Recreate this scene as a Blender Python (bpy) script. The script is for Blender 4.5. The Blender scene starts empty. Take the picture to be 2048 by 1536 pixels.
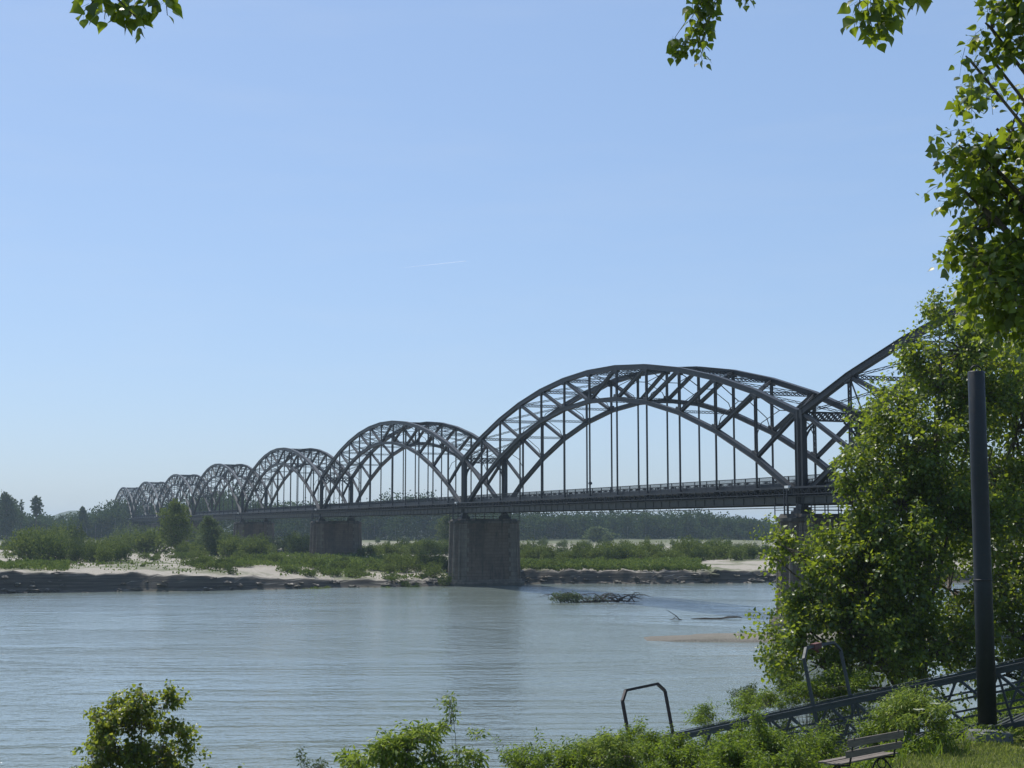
import bpy, math, random
import numpy as np
from mathutils import Vector, noise
R = math.radians
rng = np.random.default_rng(7)
random.seed(7)
S = bpy.context.scene
COL = S.collection

# ------------------------------------------------------------------ camera, sky, sun, exposure
EYE = 8.03; F = 2840.0; PITCH = math.atan(283.6 / 2840.0)
cam_d = bpy.data.cameras.new("camera"); cam = bpy.data.objects.new("camera", cam_d); COL.objects.link(cam)
cam_d.sensor_width = 36.0; cam_d.lens = 36.0 * F / 2048.0
cam_d.clip_start = 0.1; cam_d.clip_end = 40000
cam.location = (0, 0, EYE); cam.rotation_euler = (math.pi / 2 + PITCH, 0, 0)
S.camera = cam
SUN_EL = R(60); SUN_AZ = R(-40)          # azimuth from +Y, positive to the right
world = bpy.data.worlds.new("World"); S.world = world; world.use_nodes = True
wn = world.node_tree.nodes; wl = world.node_tree.links
bg = wn["Background"]
sky = wn.new("ShaderNodeTexSky"); sky.sky_type = 'NISHITA'; sky.sun_disc = False
sky.sun_elevation = SUN_EL; sky.sun_rotation = SUN_AZ
sky.altitude = 60; sky.air_density = 1.0; sky.dust_density = 1.0; sky.ozone_density = 6.0
gm_ = wn.new("ShaderNodeGamma"); gm_.inputs[1].default_value = 0.55; wl.new(sky.outputs[0], gm_.inputs[0])
tn_ = wn.new("ShaderNodeVectorMath"); tn_.operation = 'MULTIPLY'; tn_.inputs[1].default_value = (2.19, 2.53, 3.02); wl.new(gm_.outputs[0], tn_.inputs[0])
tc_ = wn.new("ShaderNodeTexCoord"); mp_ = wn.new("ShaderNodeMapping"); mp_.inputs["Scale"].default_value = (2.2, 2.2, 13); wl.new(tc_.outputs["Generated"], mp_.inputs[0])
nz_ = wn.new("ShaderNodeTexNoise"); nz_.inputs["Scale"].default_value = 2.3; nz_.inputs["Detail"].default_value = 7; nz_.inputs["Roughness"].default_value = 0.6; wl.new(mp_.outputs[0], nz_.inputs["Vector"])
rp_ = wn.new("ShaderNodeValToRGB"); rp_.color_ramp.elements[0].position = 0.48; rp_.color_ramp.elements[1].position = 0.78; rp_.color_ramp.elements[1].color = (0.08, 0.08, 0.08, 1); wl.new(nz_.outputs["Fac"], rp_.inputs[0])
mc_ = wn.new("ShaderNodeMix"); mc_.data_type = 'RGBA'; mc_.inputs[7].default_value = (7.0, 7.4, 7.9, 1)   # thin high cloud veils
wl.new(rp_.outputs[0], mc_.inputs[0]); wl.new(tn_.outputs[0], mc_.inputs[6]); wl.new(mc_.outputs[2], bg.inputs[0]); bg.inputs[1].default_value = 0.10
sl = bpy.data.lights.new("sun", 'SUN'); sl.energy = 5.0; sl.angle = R(0.53); sl.color = (1.0, 0.955, 0.88)
so = bpy.data.objects.new("sun", sl); COL.objects.link(so)
sd = Vector((math.sin(SUN_AZ) * math.cos(SUN_EL), math.cos(SUN_AZ) * math.cos(SUN_EL), math.sin(SUN_EL)))
so.rotation_euler = (-sd).to_track_quat('-Z', 'Y').to_euler(); so.location = (0, 0, 60)
S.view_settings.view_transform = 'Standard'; S.view_settings.look = 'None'
S.view_settings.exposure = 0.05; S.view_settings.gamma = 1.0
S.render.engine = 'CYCLES'
S.cycles.max_bounces = 8; S.cycles.transparent_max_bounces = 4; S.cycles.volume_bounces = 1
S.cycles.diffuse_bounces = 3; S.cycles.glossy_bounces = 3; S.cycles.transmission_bounces = 3
S.cycles.use_fast_gi = False; S.cycles.caustics_reflective = False; S.cycles.caustics_refractive = False
S.cycles.sample_clamp_indirect = 6.0; S.cycles.sample_clamp_direct = 14.0
try:
    S.cycles.use_denoising = True
except Exception:
    pass

cp, sp_ = math.cos(PITCH), math.sin(PITCH)
def P(px, py, Y):
    """world point that stands at depth Y and shows at photo pixel (px, py) of 2048 x 1536"""
    vx, vy = (px - 1024) / F, (768 - py) / F
    k = Y / (cp - sp_ * vy)
    return np.array([vx * k, Y, EYE + k * (sp_ + cp * vy)])
def gy(py, z):
    """depth of the point at height z shown on photo row py"""
    vy = (768 - py) / F
    return (z - EYE) * (cp - sp_ * vy) / (sp_ + cp * vy)

# ------------------------------------------------------------------ materials
def new_mat(name):
    m = bpy.data.materials.new(name); m.use_nodes = True
    nt = m.node_tree; nt.nodes.clear()
    out = nt.nodes.new("ShaderNodeOutputMaterial")
    return m, nt, out
def N(nt, t, **kw):
    n = nt.nodes.new(t)
    for k, v in kw.items(): setattr(n, k, v)
    return n
def ramp(nt, fac, stops):
    r = N(nt, "ShaderNodeValToRGB"); nt.links.new(fac, r.inputs[0])
    e = r.color_ramp.elements
    while len(e) < len(stops): e.new(0.5)
    for i, (p, c) in enumerate(stops):
        e[i].position = p; e[i].color = (*c, 1) if len(c) == 3 else c
    return r.outputs[0]
def noise_tex(nt, scale, detail=4, rough=0.55, vec=None, dist=0.0):
    n = N(nt, "ShaderNodeTexNoise"); n.inputs["Scale"].default_value = scale
    n.inputs["Detail"].default_value = detail; n.inputs["Roughness"].default_value = rough
    n.inputs["Distortion"].default_value = dist
    if vec is not None: nt.links.new(vec, n.inputs["Vector"])
    return n.outputs["Fac"]
def mapping(nt, vec, scale=(1, 1, 1), rot=(0, 0, 0)):
    m = N(nt, "ShaderNodeMapping"); nt.links.new(vec, m.inputs[0])
    m.inputs["Scale"].default_value = scale; m.inputs["Rotation"].default_value = rot
    return m.outputs[0]
def mixc(nt, fac, a, b, mode='MIX'):
    m = N(nt, "ShaderNodeMix", data_type='RGBA', blend_type=mode)
    for s, v in ((m.inputs[0], fac), (m.inputs[6], a), (m.inputs[7], b)):
        if isinstance(v, (int, float)): s.default_value = v
        elif isinstance(v, tuple): s.default_value = (*v, 1)
        else: nt.links.new(v, s)
    return m.outputs[2]
def math_n(nt, op, a, b=0.0, c=None):
    m = N(nt, "ShaderNodeMath", operation=op)
    for i, v in enumerate((a, b) if c is None else (a, b, c)):
        if isinstance(v, (int, float)): m.inputs[i].default_value = v
        else: nt.links.new(v, m.inputs[i])
    return m.outputs[0]
def principled(nt, out, color, rough=0.6, metal=0.0, spec=0.5, bump=None, bs=0.3, bd=0.02):
    p = N(nt, "ShaderNodeBsdfPrincipled")
    if isinstance(color, tuple): p.inputs["Base Color"].default_value = (*color, 1)
    else: nt.links.new(color, p.inputs["Base Color"])
    if isinstance(rough, (int, float)): p.inputs["Roughness"].default_value = rough
    else: nt.links.new(rough, p.inputs["Roughness"])
    p.inputs["Metallic"].default_value = metal
    p.inputs["Specular IOR Level"].default_value = spec
    if bump is not None:
        b = N(nt, "ShaderNodeBump"); b.inputs["Strength"].default_value = bs; b.inputs["Distance"].default_value = bd
        nt.links.new(bump, b.inputs["Height"]); nt.links.new(b.outputs[0], p.inputs["Normal"])
    nt.links.new(p.outputs[0], out.inputs[0])
    return p
def objc(nt):
    return N(nt, "ShaderNodeTexCoord").outputs["Object"]
def pos(nt):
    return N(nt, "ShaderNodeNewGeometry").outputs["Position"]

def leaf_mat(name, stops, trans=0.45, tcol=(0.35, 0.5, 0.05), gloss=0.25):
    """leaf: diffuse + light passing through + waxy gloss; tint differs leaf by leaf"""
    m, nt, out = new_mat(name)
    at = N(nt, "ShaderNodeAttribute"); at.attribute_name = "rnd"
    col = ramp(nt, at.outputs["Fac"], stops)
    p = N(nt, "ShaderNodeBsdfPrincipled"); nt.links.new(col, p.inputs["Base Color"])
    p.inputs["Roughness"].default_value = 0.42; p.inputs["Specular IOR Level"].default_value = gloss
    t = N(nt, "ShaderNodeBsdfTranslucent")
    nt.links.new(mixc(nt, 0.6, col, tcol), t.inputs[0])
    mx = N(nt, "ShaderNodeMixShader"); mx.inputs[0].default_value = trans
    nt.links.new(p.outputs[0], mx.inputs[1]); nt.links.new(t.outputs[0], mx.inputs[2])
    nt.links.new(mx.outputs[0], out.inputs[0])
    return m
M = {}
M['poplar'] = leaf_mat("poplar_leaf", [(0, (0.025, 0.055, 0.010)), (0.45, (0.055, 0.105, 0.016)), (0.8, (0.11, 0.165, 0.022)), (1, (0.25, 0.27, 0.04))], 0.48, (0.42, 0.52, 0.025), 0.6)
M['sapling'] = leaf_mat("sapling_leaf", [(0, (0.035, 0.07, 0.014)), (0.6, (0.08, 0.12, 0.02)), (0.9, (0.14, 0.15, 0.03)), (1, (0.2, 0.12, 0.05))], 0.48, (0.48, 0.55, 0.04), 0.5)
M['elder'] = leaf_mat("elder_leaf", [(0, (0.06, 0.11, 0.015)), (0.5, (0.13, 0.2, 0.03)), (1, (0.24, 0.3, 0.06))], 0.45, (0.4, 0.5, 0.06), 0.3)
M['herb'] = leaf_mat("herb_leaf", [(0, (0.045, 0.085, 0.014)), (0.5, (0.09, 0.15, 0.02)), (1, (0.16, 0.23, 0.035))], 0.45, (0.36, 0.48, 0.03), 0.25)
M['grass'] = leaf_mat("grass_blade", [(0, (0.13, 0.165, 0.035)), (0.55, (0.22, 0.265, 0.06)), (0.9, (0.30, 0.30, 0.11)), (1, (0.42, 0.38, 0.2))], 0.35, (0.36, 0.45, 0.06), 0.2)
M['shrub'] = leaf_mat("shrub_leaf", [(0, (0.045, 0.075, 0.014)), (0.5, (0.10, 0.138, 0.028)), (1, (0.17, 0.205, 0.05))], 0.25, (0.22, 0.28, 0.05), 0.03)
M['shrubdark'] = leaf_mat("dark_shrub_leaf", [(0, (0.025, 0.05, 0.012)), (0.5, (0.05, 0.08, 0.018)), (1, (0.09, 0.125, 0.03))], 0.2, (0.18, 0.24, 0.05), 0.03)
M['willow'] = leaf_mat("willow_leaf", [(0, (0.05, 0.075, 0.03)), (0.5, (0.08, 0.115, 0.045)), (1, (0.125, 0.155, 0.07))], 0.25, (0.2, 0.26, 0.08), 0.03)
M['tuft'] = leaf_mat("river_grass", [(0, (0.04, 0.07, 0.014)), (0.5, (0.075, 0.12, 0.022)), (1, (0.14, 0.18, 0.045))], 0.25, (0.26, 0.34, 0.05), 0.03)
M['forest'] = leaf_mat("forest_leaf", [(0, (0.016, 0.036, 0.014)), (0.5, (0.028, 0.055, 0.02)), (1, (0.055, 0.085, 0.03))], 0.22, (0.12, 0.18, 0.04), 0.0)

def bark(name, a, b):
    m, nt, out = new_mat(name); v = mapping(nt, objc(nt), (6, 6, 1.5))
    n = noise_tex(nt, 3, 5, 0.6, v)
    principled(nt, out, ramp(nt, n, [(0.3, a), (0.7, b)]), 0.9, bump=n, bs=0.6, bd=0.02)
    return m
M['bark'] = bark("bark", (0.05, 0.04, 0.03), (0.16, 0.13, 0.10))
M['palebark'] = bark("pale_bark", (0.10, 0.09, 0.07), (0.24, 0.22, 0.18))
M['deadwood'] = bark("dead_wood", (0.025, 0.02, 0.016), (0.08, 0.065, 0.05))

def steel(name, base, rust=0.22):
    m, nt, out = new_mat(name); c = pos(nt)
    n1 = noise_tex(nt, 0.6, 6, 0.65, c); n2 = noise_tex(nt, 9, 4, 0.6, c)
    v = ramp(nt, n1, [(0.3, tuple(x * 0.7 for x in base)), (0.7, tuple(x * 1.25 for x in base))])
    rr = ramp(nt, n2, [(0.58, (0, 0, 0)), (0.74, (1, 1, 1))])
    f = math_n(nt, 'MULTIPLY', rr, rust)
    c2 = mixc(nt, f, v, (0.11, 0.065, 0.04))
    principled(nt, out, c2, ramp(nt, n2, [(0.3, (0.38,) * 3), (0.7, (0.62,) * 3)]), 0.0, 0.32, n2, 0.15, 0.01)
    return m
M['steel'] = steel("bridge_steel_paint", (0.019, 0.022, 0.026))
M['steel2'] = steel("deck_steel_paint", (0.02, 0.023, 0.028), 0.25)
M['girder'] = steel("weathered_girder_paint", (0.035, 0.039, 0.037), 0.4)
M['gang'] = steel("gangway_grey_paint", (0.05, 0.06, 0.064), 0.35)
M['hoopbrown'] = steel("dark_brown_paint", (0.035, 0.024, 0.026), 0.1)
M['pole'] = steel("pole_dark_paint", (0.017, 0.021, 0.025), 0.15)
M['iron'] = steel("cast_iron", (0.02, 0.02, 0.022), 0.2)
def plain(name, c, r=0.6):
    m, nt, out = new_mat(name); n = noise_tex(nt, 12, 3, 0.6, objc(nt))
    principled(nt, out, ramp(nt, n, [(0.3, tuple(x * 0.8 for x in c)), (0.7, c)]), r)
    return m
M['white'] = plain("white_enamel", (0.8, 0.8, 0.78), 0.4)
M['red'] = plain("red_cloth", (0.14, 0.055, 0.05), 0.8)
M['asphalt'] = plain("asphalt", (0.05, 0.05, 0.05), 0.9)
M['flower'] = plain("cream_flowers", (0.72, 0.72, 0.5), 0.7)

def stone(name, base, dark, scale=(0.9, 0.9, 2.2), stain=0.7):
    m, nt, out = new_mat(name); o = objc(nt)
    br = N(nt, "ShaderNodeTexBrick"); br.offset = 0.5
    sx = N(nt, "ShaderNodeSeparateXYZ"); nt.links.new(o, sx.inputs[0])
    cx = N(nt, "ShaderNodeCombineXYZ")
    nt.links.new(math_n(nt, 'ADD', sx.outputs[0], sx.outputs[1]), cx.inputs[0]); nt.links.new(sx.outputs[2], cx.inputs[1])
    nt.links.new(cx.outputs[0], br.inputs["Vector"])
    br.inputs["Scale"].default_value = 1.0
    br.inputs["Brick Width"].default_value = scale[0]; br.inputs["Row Height"].default_value = scale[2]
    br.inputs["Mortar Size"].default_value = 0.03; br.inputs["Bias"].default_value = -0.2
    br.inputs["Color1"].default_value = (*base, 1); br.inputs["Color2"].default_value = (*[x * 0.72 for x in base], 1)
    br.inputs["Mortar"].default_value = (*[x * 0.55 for x in base], 1)
    st = noise_tex(nt, 0.9, 6, 0.7, mapping(nt, o, (1, 1, 0.14)))
    n2 = noise_tex(nt, 1.6, 6, 0.65, o)
    f = math_n(nt, 'MULTIPLY', ramp(nt, st, [(0.45, (0,) * 3), (0.53, (1,) * 3)]), stain)
    c = mixc(nt, f, br.outputs[0], dark)
    c = mixc(nt, math_n(nt, 'MULTIPLY', ramp(nt, n2, [(0.35, (0,) * 3), (0.7, (1,) * 3)]), 0.4), c, tuple(x * 1.2 for x in base))
    tide = ramp(nt, math_n(nt, 'ADD', sx.outputs[2], math_n(nt, 'MULTIPLY', n2, 1.2)), [(0.0, (1,) * 3), (0.9, (0.9,) * 3), (1.0, (0,) * 3)])
    c = mixc(nt, math_n(nt, 'MULTIPLY', tide, 0.65), c, (0.05, 0.052, 0.045))
    principled(nt, out, c, 0.92, 0, 0.2, n2, 0.5, 0.05)
    return m
M['pier'] = stone("pier_masonry", (0.125, 0.10, 0.078), (0.035, 0.033, 0.031), (1.1, 0, 0.42))
M['quoin'] = stone("pier_quoin_stone", (0.16, 0.145, 0.12), (0.06, 0.054, 0.046), (1.6, 0, 0.62), 0.5)
M['cap'] = stone("pier_cap_stone", (0.13, 0.12, 0.105), (0.035, 0.033, 0.03), (1.8, 0, 0.7), 0.9)

def wood(name, a, b):
    m, nt, out = new_mat(name); v = mapping(nt, objc(nt), (1.2, 14, 14))
    n = noise_tex(nt, 4, 5, 0.6, v)
    principled(nt, out, ramp(nt, n, [(0.3, a), (0.7, b)]), 0.7, bump=n, bs=0.4, bd=0.005)
    return m
M['wood'] = wood("weathered_slats", (0.085, 0.068, 0.055), (0.19, 0.16, 0.13))

# terrain: sand, wet silt on the steep banks, soil under the grass
def terrain_mat():
    m, nt, out = new_mat("river_ground"); p = pos(nt)
    s = N(nt, "ShaderNodeSeparateXYZ"); nt.links.new(p, s.inputs[0])
    g = N(nt, "ShaderNodeNewGeometry"); ns = N(nt, "ShaderNodeSeparateXYZ"); nt.links.new(g.outputs["True Normal"], ns.inputs[0])
    nf = noise_tex(nt, 2.2, 8, 0.7, p); nb = noise_tex(nt, 0.06, 6, 0.65, p); nm = noise_tex(nt, 0.35, 5, 0.6, p)
    grit = noise_tex(nt, 9, 3, 0.7, p)
    sand = ramp(nt, nf, [(0.25, (0.22, 0.20, 0.17)), (0.55, (0.32, 0.295, 0.25)), (0.8, (0.41, 0.385, 0.335))])
    sand = mixc(nt, math_n(nt, 'MULTIPLY', ramp(nt, grit, [(0.5, (0,) * 3), (0.7, (1,) * 3)]), 0.5), sand, (0.20, 0.16, 0.13))
    grass = ramp(nt, nf, [(0.3, (0.05, 0.065, 0.022)), (0.7, (0.10, 0.12, 0.045))])
    gm = ramp(nt, nb, [(0.50, (0,) * 3), (0.58, (1,) * 3)])
    far = ramp(nt, math_n(nt, 'DIVIDE', s.outputs[1], 1000.0), [(0.40, (0,) * 3), (0.52, (1,) * 3)])
    gm = math_n(nt, 'MAXIMUM', math_n(nt, 'MULTIPLY', gm, 0.75), math_n(nt, 'MULTIPLY', far, 0.82))
    land = mixc(nt, gm, sand, grass)
    wood = ramp(nt, math_n(nt, 'DIVIDE', s.outputs[1], 1000.0), [(0.555, (0,) * 3), (0.575, (1,) * 3)])
    land = mixc(nt, wood, land, (0.028, 0.036, 0.016))
    # layered wet silt on steep faces and at the waterline
    lay = noise_tex(nt, 1.0, 5, 0.6, mapping(nt, p, (0.12, 0.12, 5)))
    silt = ramp(nt, lay, [(0.35, (0.04, 0.037, 0.033)), (0.6, (0.085, 0.078, 0.068)), (0.75, (0.17, 0.155, 0.13))])
    steep = ramp(nt, ns.outputs[2], [(0.72, (1,) * 3), (0.93, (0,) * 3)])
    wet = ramp(nt, s.outputs[2], [(0.0, (1,) * 3), (0.22, (0,) * 3)])
    c = mixc(nt, steep, land, silt)
    c = mixc(nt, math_n(nt, 'MULTIPLY', wet, 0.75), c, (0.10, 0.085, 0.07))
    gb = ramp(nt, math_n(nt, 'DIVIDE', s.outputs[1], 200.0), [(0.60, (1,) * 3), (0.70, (0,) * 3)])
    c = mixc(nt, math_n(nt, 'MULTIPLY', gb, 0.8), c, ramp(nt, grit, [(0.35, (0.07, 0.065, 0.056)), (0.65, (0.21, 0.20, 0.175))]))
    near = ramp(nt, math_n(nt, 'DIVIDE', s.outputs[1], 100.0), [(0.62, (1,) * 3), (0.72, (0,) * 3)])
    soil = ramp(nt, nm, [(0.35, (0.05, 0.065, 0.02)), (0.6, (0.095, 0.115, 0.035)), (0.8, (0.17, 0.15, 0.09))])
    c = mixc(nt, near, c, soil)
    principled(nt, out, c, 0.95, 0, 0.15, nf, 0.6, 0.15)
    return m
M['ground'] = terrain_mat()

def water_mat():
    m, nt, out = new_mat("river_water"); p = pos(nt)
    v1 = mapping(nt, p, (0.95, 1.0, 1), (0, 0, R(-12)))
    n0 = noise_tex(nt, 0.22, 3, 0.5, mapping(nt, p, (0.8, 1, 1), (0, 0, R(-10))), 0.8)
    n1 = noise_tex(nt, 0.85, 3, 0.55, v1, 0.6)
    n2 = noise_tex(nt, 3.0, 3, 0.6, v1, 0.4)
    n3 = noise_tex(nt, 9.0, 2, 0.6, v1)
    big = noise_tex(nt, 0.035, 5, 0.6, mapping(nt, p, (0.5, 1.3, 1), (0, 0, R(-8))), 1.5)
    calm = ramp(nt, big, [(0.38, (0.4,) * 3), (0.5, (0.9,) * 3), (0.62, (1.5,) * 3)])
    h = math_n(nt, 'ADD', math_n(nt, 'MULTIPLY', n0, 0.32), math_n(nt, 'MULTIPLY', n1, 0.42))
    h = math_n(nt, 'ADD', h, math_n(nt, 'ADD', math_n(nt, 'MULTIPLY', n2, 0.17), math_n(nt, 'MULTIPLY', n3, 0.03)))
    h = math_n(nt, 'MULTIPLY', h, calm)
    col = ramp(nt, big, [(0.3, (0.145, 0.18, 0.165)), (0.7, (0.18, 0.215, 0.195))])
    pr = principled(nt, out, col, 0.09, 0, 0.5, h, 1.0, 0.32)
    pr.inputs["IOR"].default_value = 1.9
    # scattered white flecks mixed in on the riffles near the far bank
    s = N(nt, "ShaderNodeSeparateXYZ"); nt.links.new(p, s.inputs[0])
    fn = noise_tex(nt, 1.3, 3, 0.7, mapping(nt, p, (0.45, 1, 1), (0, 0, R(-6))))
    zone = ramp(nt, math_n(nt, 'DIVIDE', s.outputs[1], 250.0), [(0.45, (0,) * 3), (0.62, (0.4,) * 3), (0.74, (1,) * 3)])
    fo = math_n(nt, 'MULTIPLY', ramp(nt, fn, [(0.72, (0,) * 3), (0.76, (1,) * 3)]), zone)
    df = N(nt, "ShaderNodeBsdfDiffuse"); df.inputs[0].default_value = (0.75, 0.78, 0.78, 1)
    mx = N(nt, "ShaderNodeMixShader"); nt.links.new(math_n(nt, 'MULTIPLY', fo, 0.8), mx.inputs[0])
    nt.links.new(pr.outputs[0], mx.inputs[1]); nt.links.new(df.outputs[0], mx.inputs[2]); nt.links.new(mx.outputs[0], out.inputs[0])
    return m
M['water'] = water_mat()

# ------------------------------------------------------------------ mesh helpers
class MB:
    def __init__(s): s.v = []; s.f = []; s.n = 0; s.mi = []; s.rnd = []
    def add(s, verts, faces, mi=0, rnd=None):
        verts = np.asarray(verts, float).reshape(-1, 3)
        s.v.append(verts)
        for f in faces: s.f.append([i + s.n for i in f]); s.mi.append(mi)
        s.n += len(verts)
    def box(s, c, d, mi=0):
        c = np.array(c, float); d = np.array(d, float) / 2
        v = [c + d * np.array(k) for k in ((-1, -1, -1), (1, -1, -1), (1, 1, -1), (-1, 1, -1), (-1, -1, 1), (1, -1, 1), (1, 1, 1), (-1, 1, 1))]
        s.add(v, [(0, 3, 2, 1), (4, 5, 6, 7), (0, 1, 5, 4), (1, 2, 6, 5), (2, 3, 7, 6), (3, 0, 4, 7)], mi)
    def beam(s, p, q, w, h, up=(0, 0, 1), mi=0):
        """box from p to q: w across, h in the up direction"""
        p = np.array(p, float); q = np.array(q, float); a = q - p; L = np.linalg.norm(a)
        if L < 1e-6: return
        a /= L; up = np.array(up, float)
        sd_ = np.cross(a, up)
        if np.linalg.norm(sd_) < 1e-3: sd_ = np.cross(a, np.array((1.0, 0, 0)))
        sd_ /= np.linalg.norm(sd_); u = np.cross(sd_, a)
        v = []
        for e in (p, q):
            for (i, j) in ((-1, -1), (1, -1), (1, 1), (-1, 1)):
                v.append(e + sd_ * i * w / 2 + u * j * h / 2)
        s.add(v, [(0, 1, 2, 3), (7, 6, 5, 4), (0, 4, 5, 1), (1, 5, 6, 2), (2, 6, 7, 3), (3, 7, 4, 0)], mi)
    def sweep(s, pts, w, h, off=0.0, mi=0, yc=0.0):
        """rectangular section along a polyline in the x-z plane, mitred; off shifts it along the normal"""
        pts = np.array(pts, float); n = len(pts); v = []
        for i in range(n):
            a = pts[i] - pts[i - 1] if i else pts[1] - pts[0]
            b = pts[i + 1] - pts[i] if i < n - 1 else a
            a = a / np.linalg.norm(a); b = b / np.linalg.norm(b)
            t = a + b; t /= np.linalg.norm(t); nn = np.array((-t[2], 0, t[0])); k = 1 / max(0.5, np.dot(t, a))
            c = pts[i] + nn * off * k
            for (j, m_) in ((-1, -1), (1, -1), (1, 1), (-1, 1)):
                v.append(c + np.array((0, yc + j * w / 2, 0)) + nn * k * m_ * h / 2)
        f = [(0, 1, 2, 3), tuple(4 * (n - 1) + k for k in (3, 2, 1, 0))]
        for i in range(n - 1):
            for j in range(4):
                f.append((4 * i + j, 4 * (i + 1) + j, 4 * (i + 1) + (j + 1) % 4, 4 * i + (j + 1) % 4))
        s.add(v, f, mi)
    def tube(s, pts, rad, k=6, mi=0, cap=True):
        pts = np.array(pts, float); n = len(pts)
        rad = np.full(n, rad) if np.isscalar(rad) else np.array(rad, float)
        v = []; ref = np.array((0.31, 0.22, 0.92))
        for i in range(n):
            t = pts[min(i + 1, n - 1)] - pts[max(i - 1, 0)]; t /= (np.linalg.norm(t) + 1e-9)
            a = np.cross(t, ref)
            if np.linalg.norm(a) < 0.05: a = np.cross(t, (1.0, 0, 0))
            a /= (np.linalg.norm(a) + 1e-9); b = np.cross(t, a)
            for j in range(k):
                an = 2 * math.pi * j / k
                v.append(pts[i] + rad[i] * (a * math.cos(an) + b * math.sin(an)))
        f = []
        for i in range(n - 1):
            for j in range(k):
                f.append((k * i + j, k * i + (j + 1) % k, k * (i + 1) + (j + 1) % k, k * (i + 1) + j))
        if cap: f.append(tuple(range(k - 1, -1, -1))); f.append(tuple(k * (n - 1) + j for j in range(k)))
        s.add(v, f, mi)
    def prism(s, poly, z0, z1, scale0=1.0, scale1=1.0, c=(0, 0), mi=0):
        """extrude the plan polygon from z0 to z1, scaled about c at each end"""
        n = len(poly); v = []
        for z, k in ((z0, scale0), (z1, scale1)):
            kx, ky = (k, k) if np.isscalar(k) else k
            for (x, y) in poly: v.append((c[0] + (x - c[0]) * kx, c[1] + (y - c[1]) * ky, z))
        f = [tuple(range(n - 1, -1, -1)), tuple(range(n, 2 * n))]
        for i in range(n): f.append((i, (i + 1) % n, n + (i + 1) % n, n + i))
        s.add(v, f, mi)
    def lathe(s, prof, c=(0, 0, 0), k=16, mi=0):
        v = []; f = []
        for (r, z) in prof:
            for j in range(k):
                a = 2 * math.pi * j / k; v.append((c[0] + r * math.cos(a), c[1] + r * math.sin(a), c[2] + z))
        for i in range(len(prof) - 1):
            for j in range(k): f.append((k * i + j, k * i + (j + 1) % k, k * (i + 1) + (j + 1) % k, k * (i + 1) + j))
        f.append(tuple(range(k - 1, -1, -1))); f.append(tuple(k * (len(prof) - 1) + j for j in range(k)))
        s.add(v, f, mi)
    def lattice(s, p, q, depth, thick, pitch, dvec, cross=True, ang=0.06, mi=0):
        """laced strut: two angle chords 'depth' apart along dvec, zigzag lacing between"""
        p = np.array(p, float); q = np.array(q, float); d = np.array(dvec, float)
        a = q - p; L = np.linalg.norm(a); a /= L
        d = d - a * np.dot(d, a); d /= np.linalg.norm(d); wv = np.cross(a, d)
        for sgn in (-1, 1):
            s.beam(p + d * sgn * (depth - ang) / 2, q + d * sgn * (depth - ang) / 2, ang, thick, up=wv, mi=mi)
        n = max(1, int(round(L / pitch)))
        b = 0.022
        for fc in ((-1, 1) if thick > 0.15 else (0,)):
            o = wv * fc * (thick / 2 - b)
            for i in range(n):
                t0, t1 = L * i / n, L * (i + 1) / n
                sg = 1 if i % 2 == 0 else -1
                s.beam(p + a * t0 + d * sg * (depth / 2 - ang) + o, p + a * t1 - d * sg * (depth / 2 - ang) + o, b, ang * 0.8, up=d, mi=mi)
                if cross:
                    s.beam(p + a * t0 - d * sg * (depth / 2 - ang) + o * 0.98, p + a * t1 + d * sg * (depth / 2 - ang) + o * 0.98, b * 0.9, ang * 0.8, up=d, mi=mi)
    def mesh(s, name, mats):
        V = np.concatenate(s.v) if s.v else np.zeros((0, 3))
        me = bpy.data.meshes.new(name)
        me.from_pydata(V.tolist(), [], s.f)
        for m in (mats if isinstance(mats, (list, tuple)) else [mats]): me.materials.append(m)
        if any(s.mi): me.polygons.foreach_set("material_index", s.mi)
        me.update(); return me
    def obj(s, name, mats, parent=None, loc=None, smooth=False):
        me = s.mesh(name, mats)
        if smooth: me.polygons.foreach_set("use_smooth", [True] * len(me.polygons))
        return link(name, me, parent, loc)
def link(name, me, parent=None, loc=None):
    o = bpy.data.objects.new(name, me); COL.objects.link(o)
    if parent is not None: o.parent = parent
    if loc is not None: o.location = loc
    return o
def thing(name, label, cat, loc=(0, 0, 0), rz=0.0, group=None):
    o = bpy.data.objects.new(name, None); COL.objects.link(o); o.empty_display_size = 0.3
    o.location = loc; o.rotation_euler = (0, 0, rz); tag(o, label, cat, group); return o
def tag(o, label=None, cat=None, group=None, kind=None):
    for k, v in (('label', label), ('category', cat), ('group', group), ('kind', kind)):
        if v: o[k] = v
    return o
def copy_tree(root, loc, rz=None, scale=None, label=None):
    r = root.copy(); COL.objects.link(r); r.location = loc
    if rz is not None: r.rotation_euler = (0, 0, rz)
    if scale is not None: r.scale = scale
    if label: r['label'] = label
    for c in list(root.children):
        k = c.copy(); COL.objects.link(k); k.parent = r
        for g in list(c.children):
            h = g.copy(); COL.objects.link(h); h.parent = k
    return r

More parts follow.
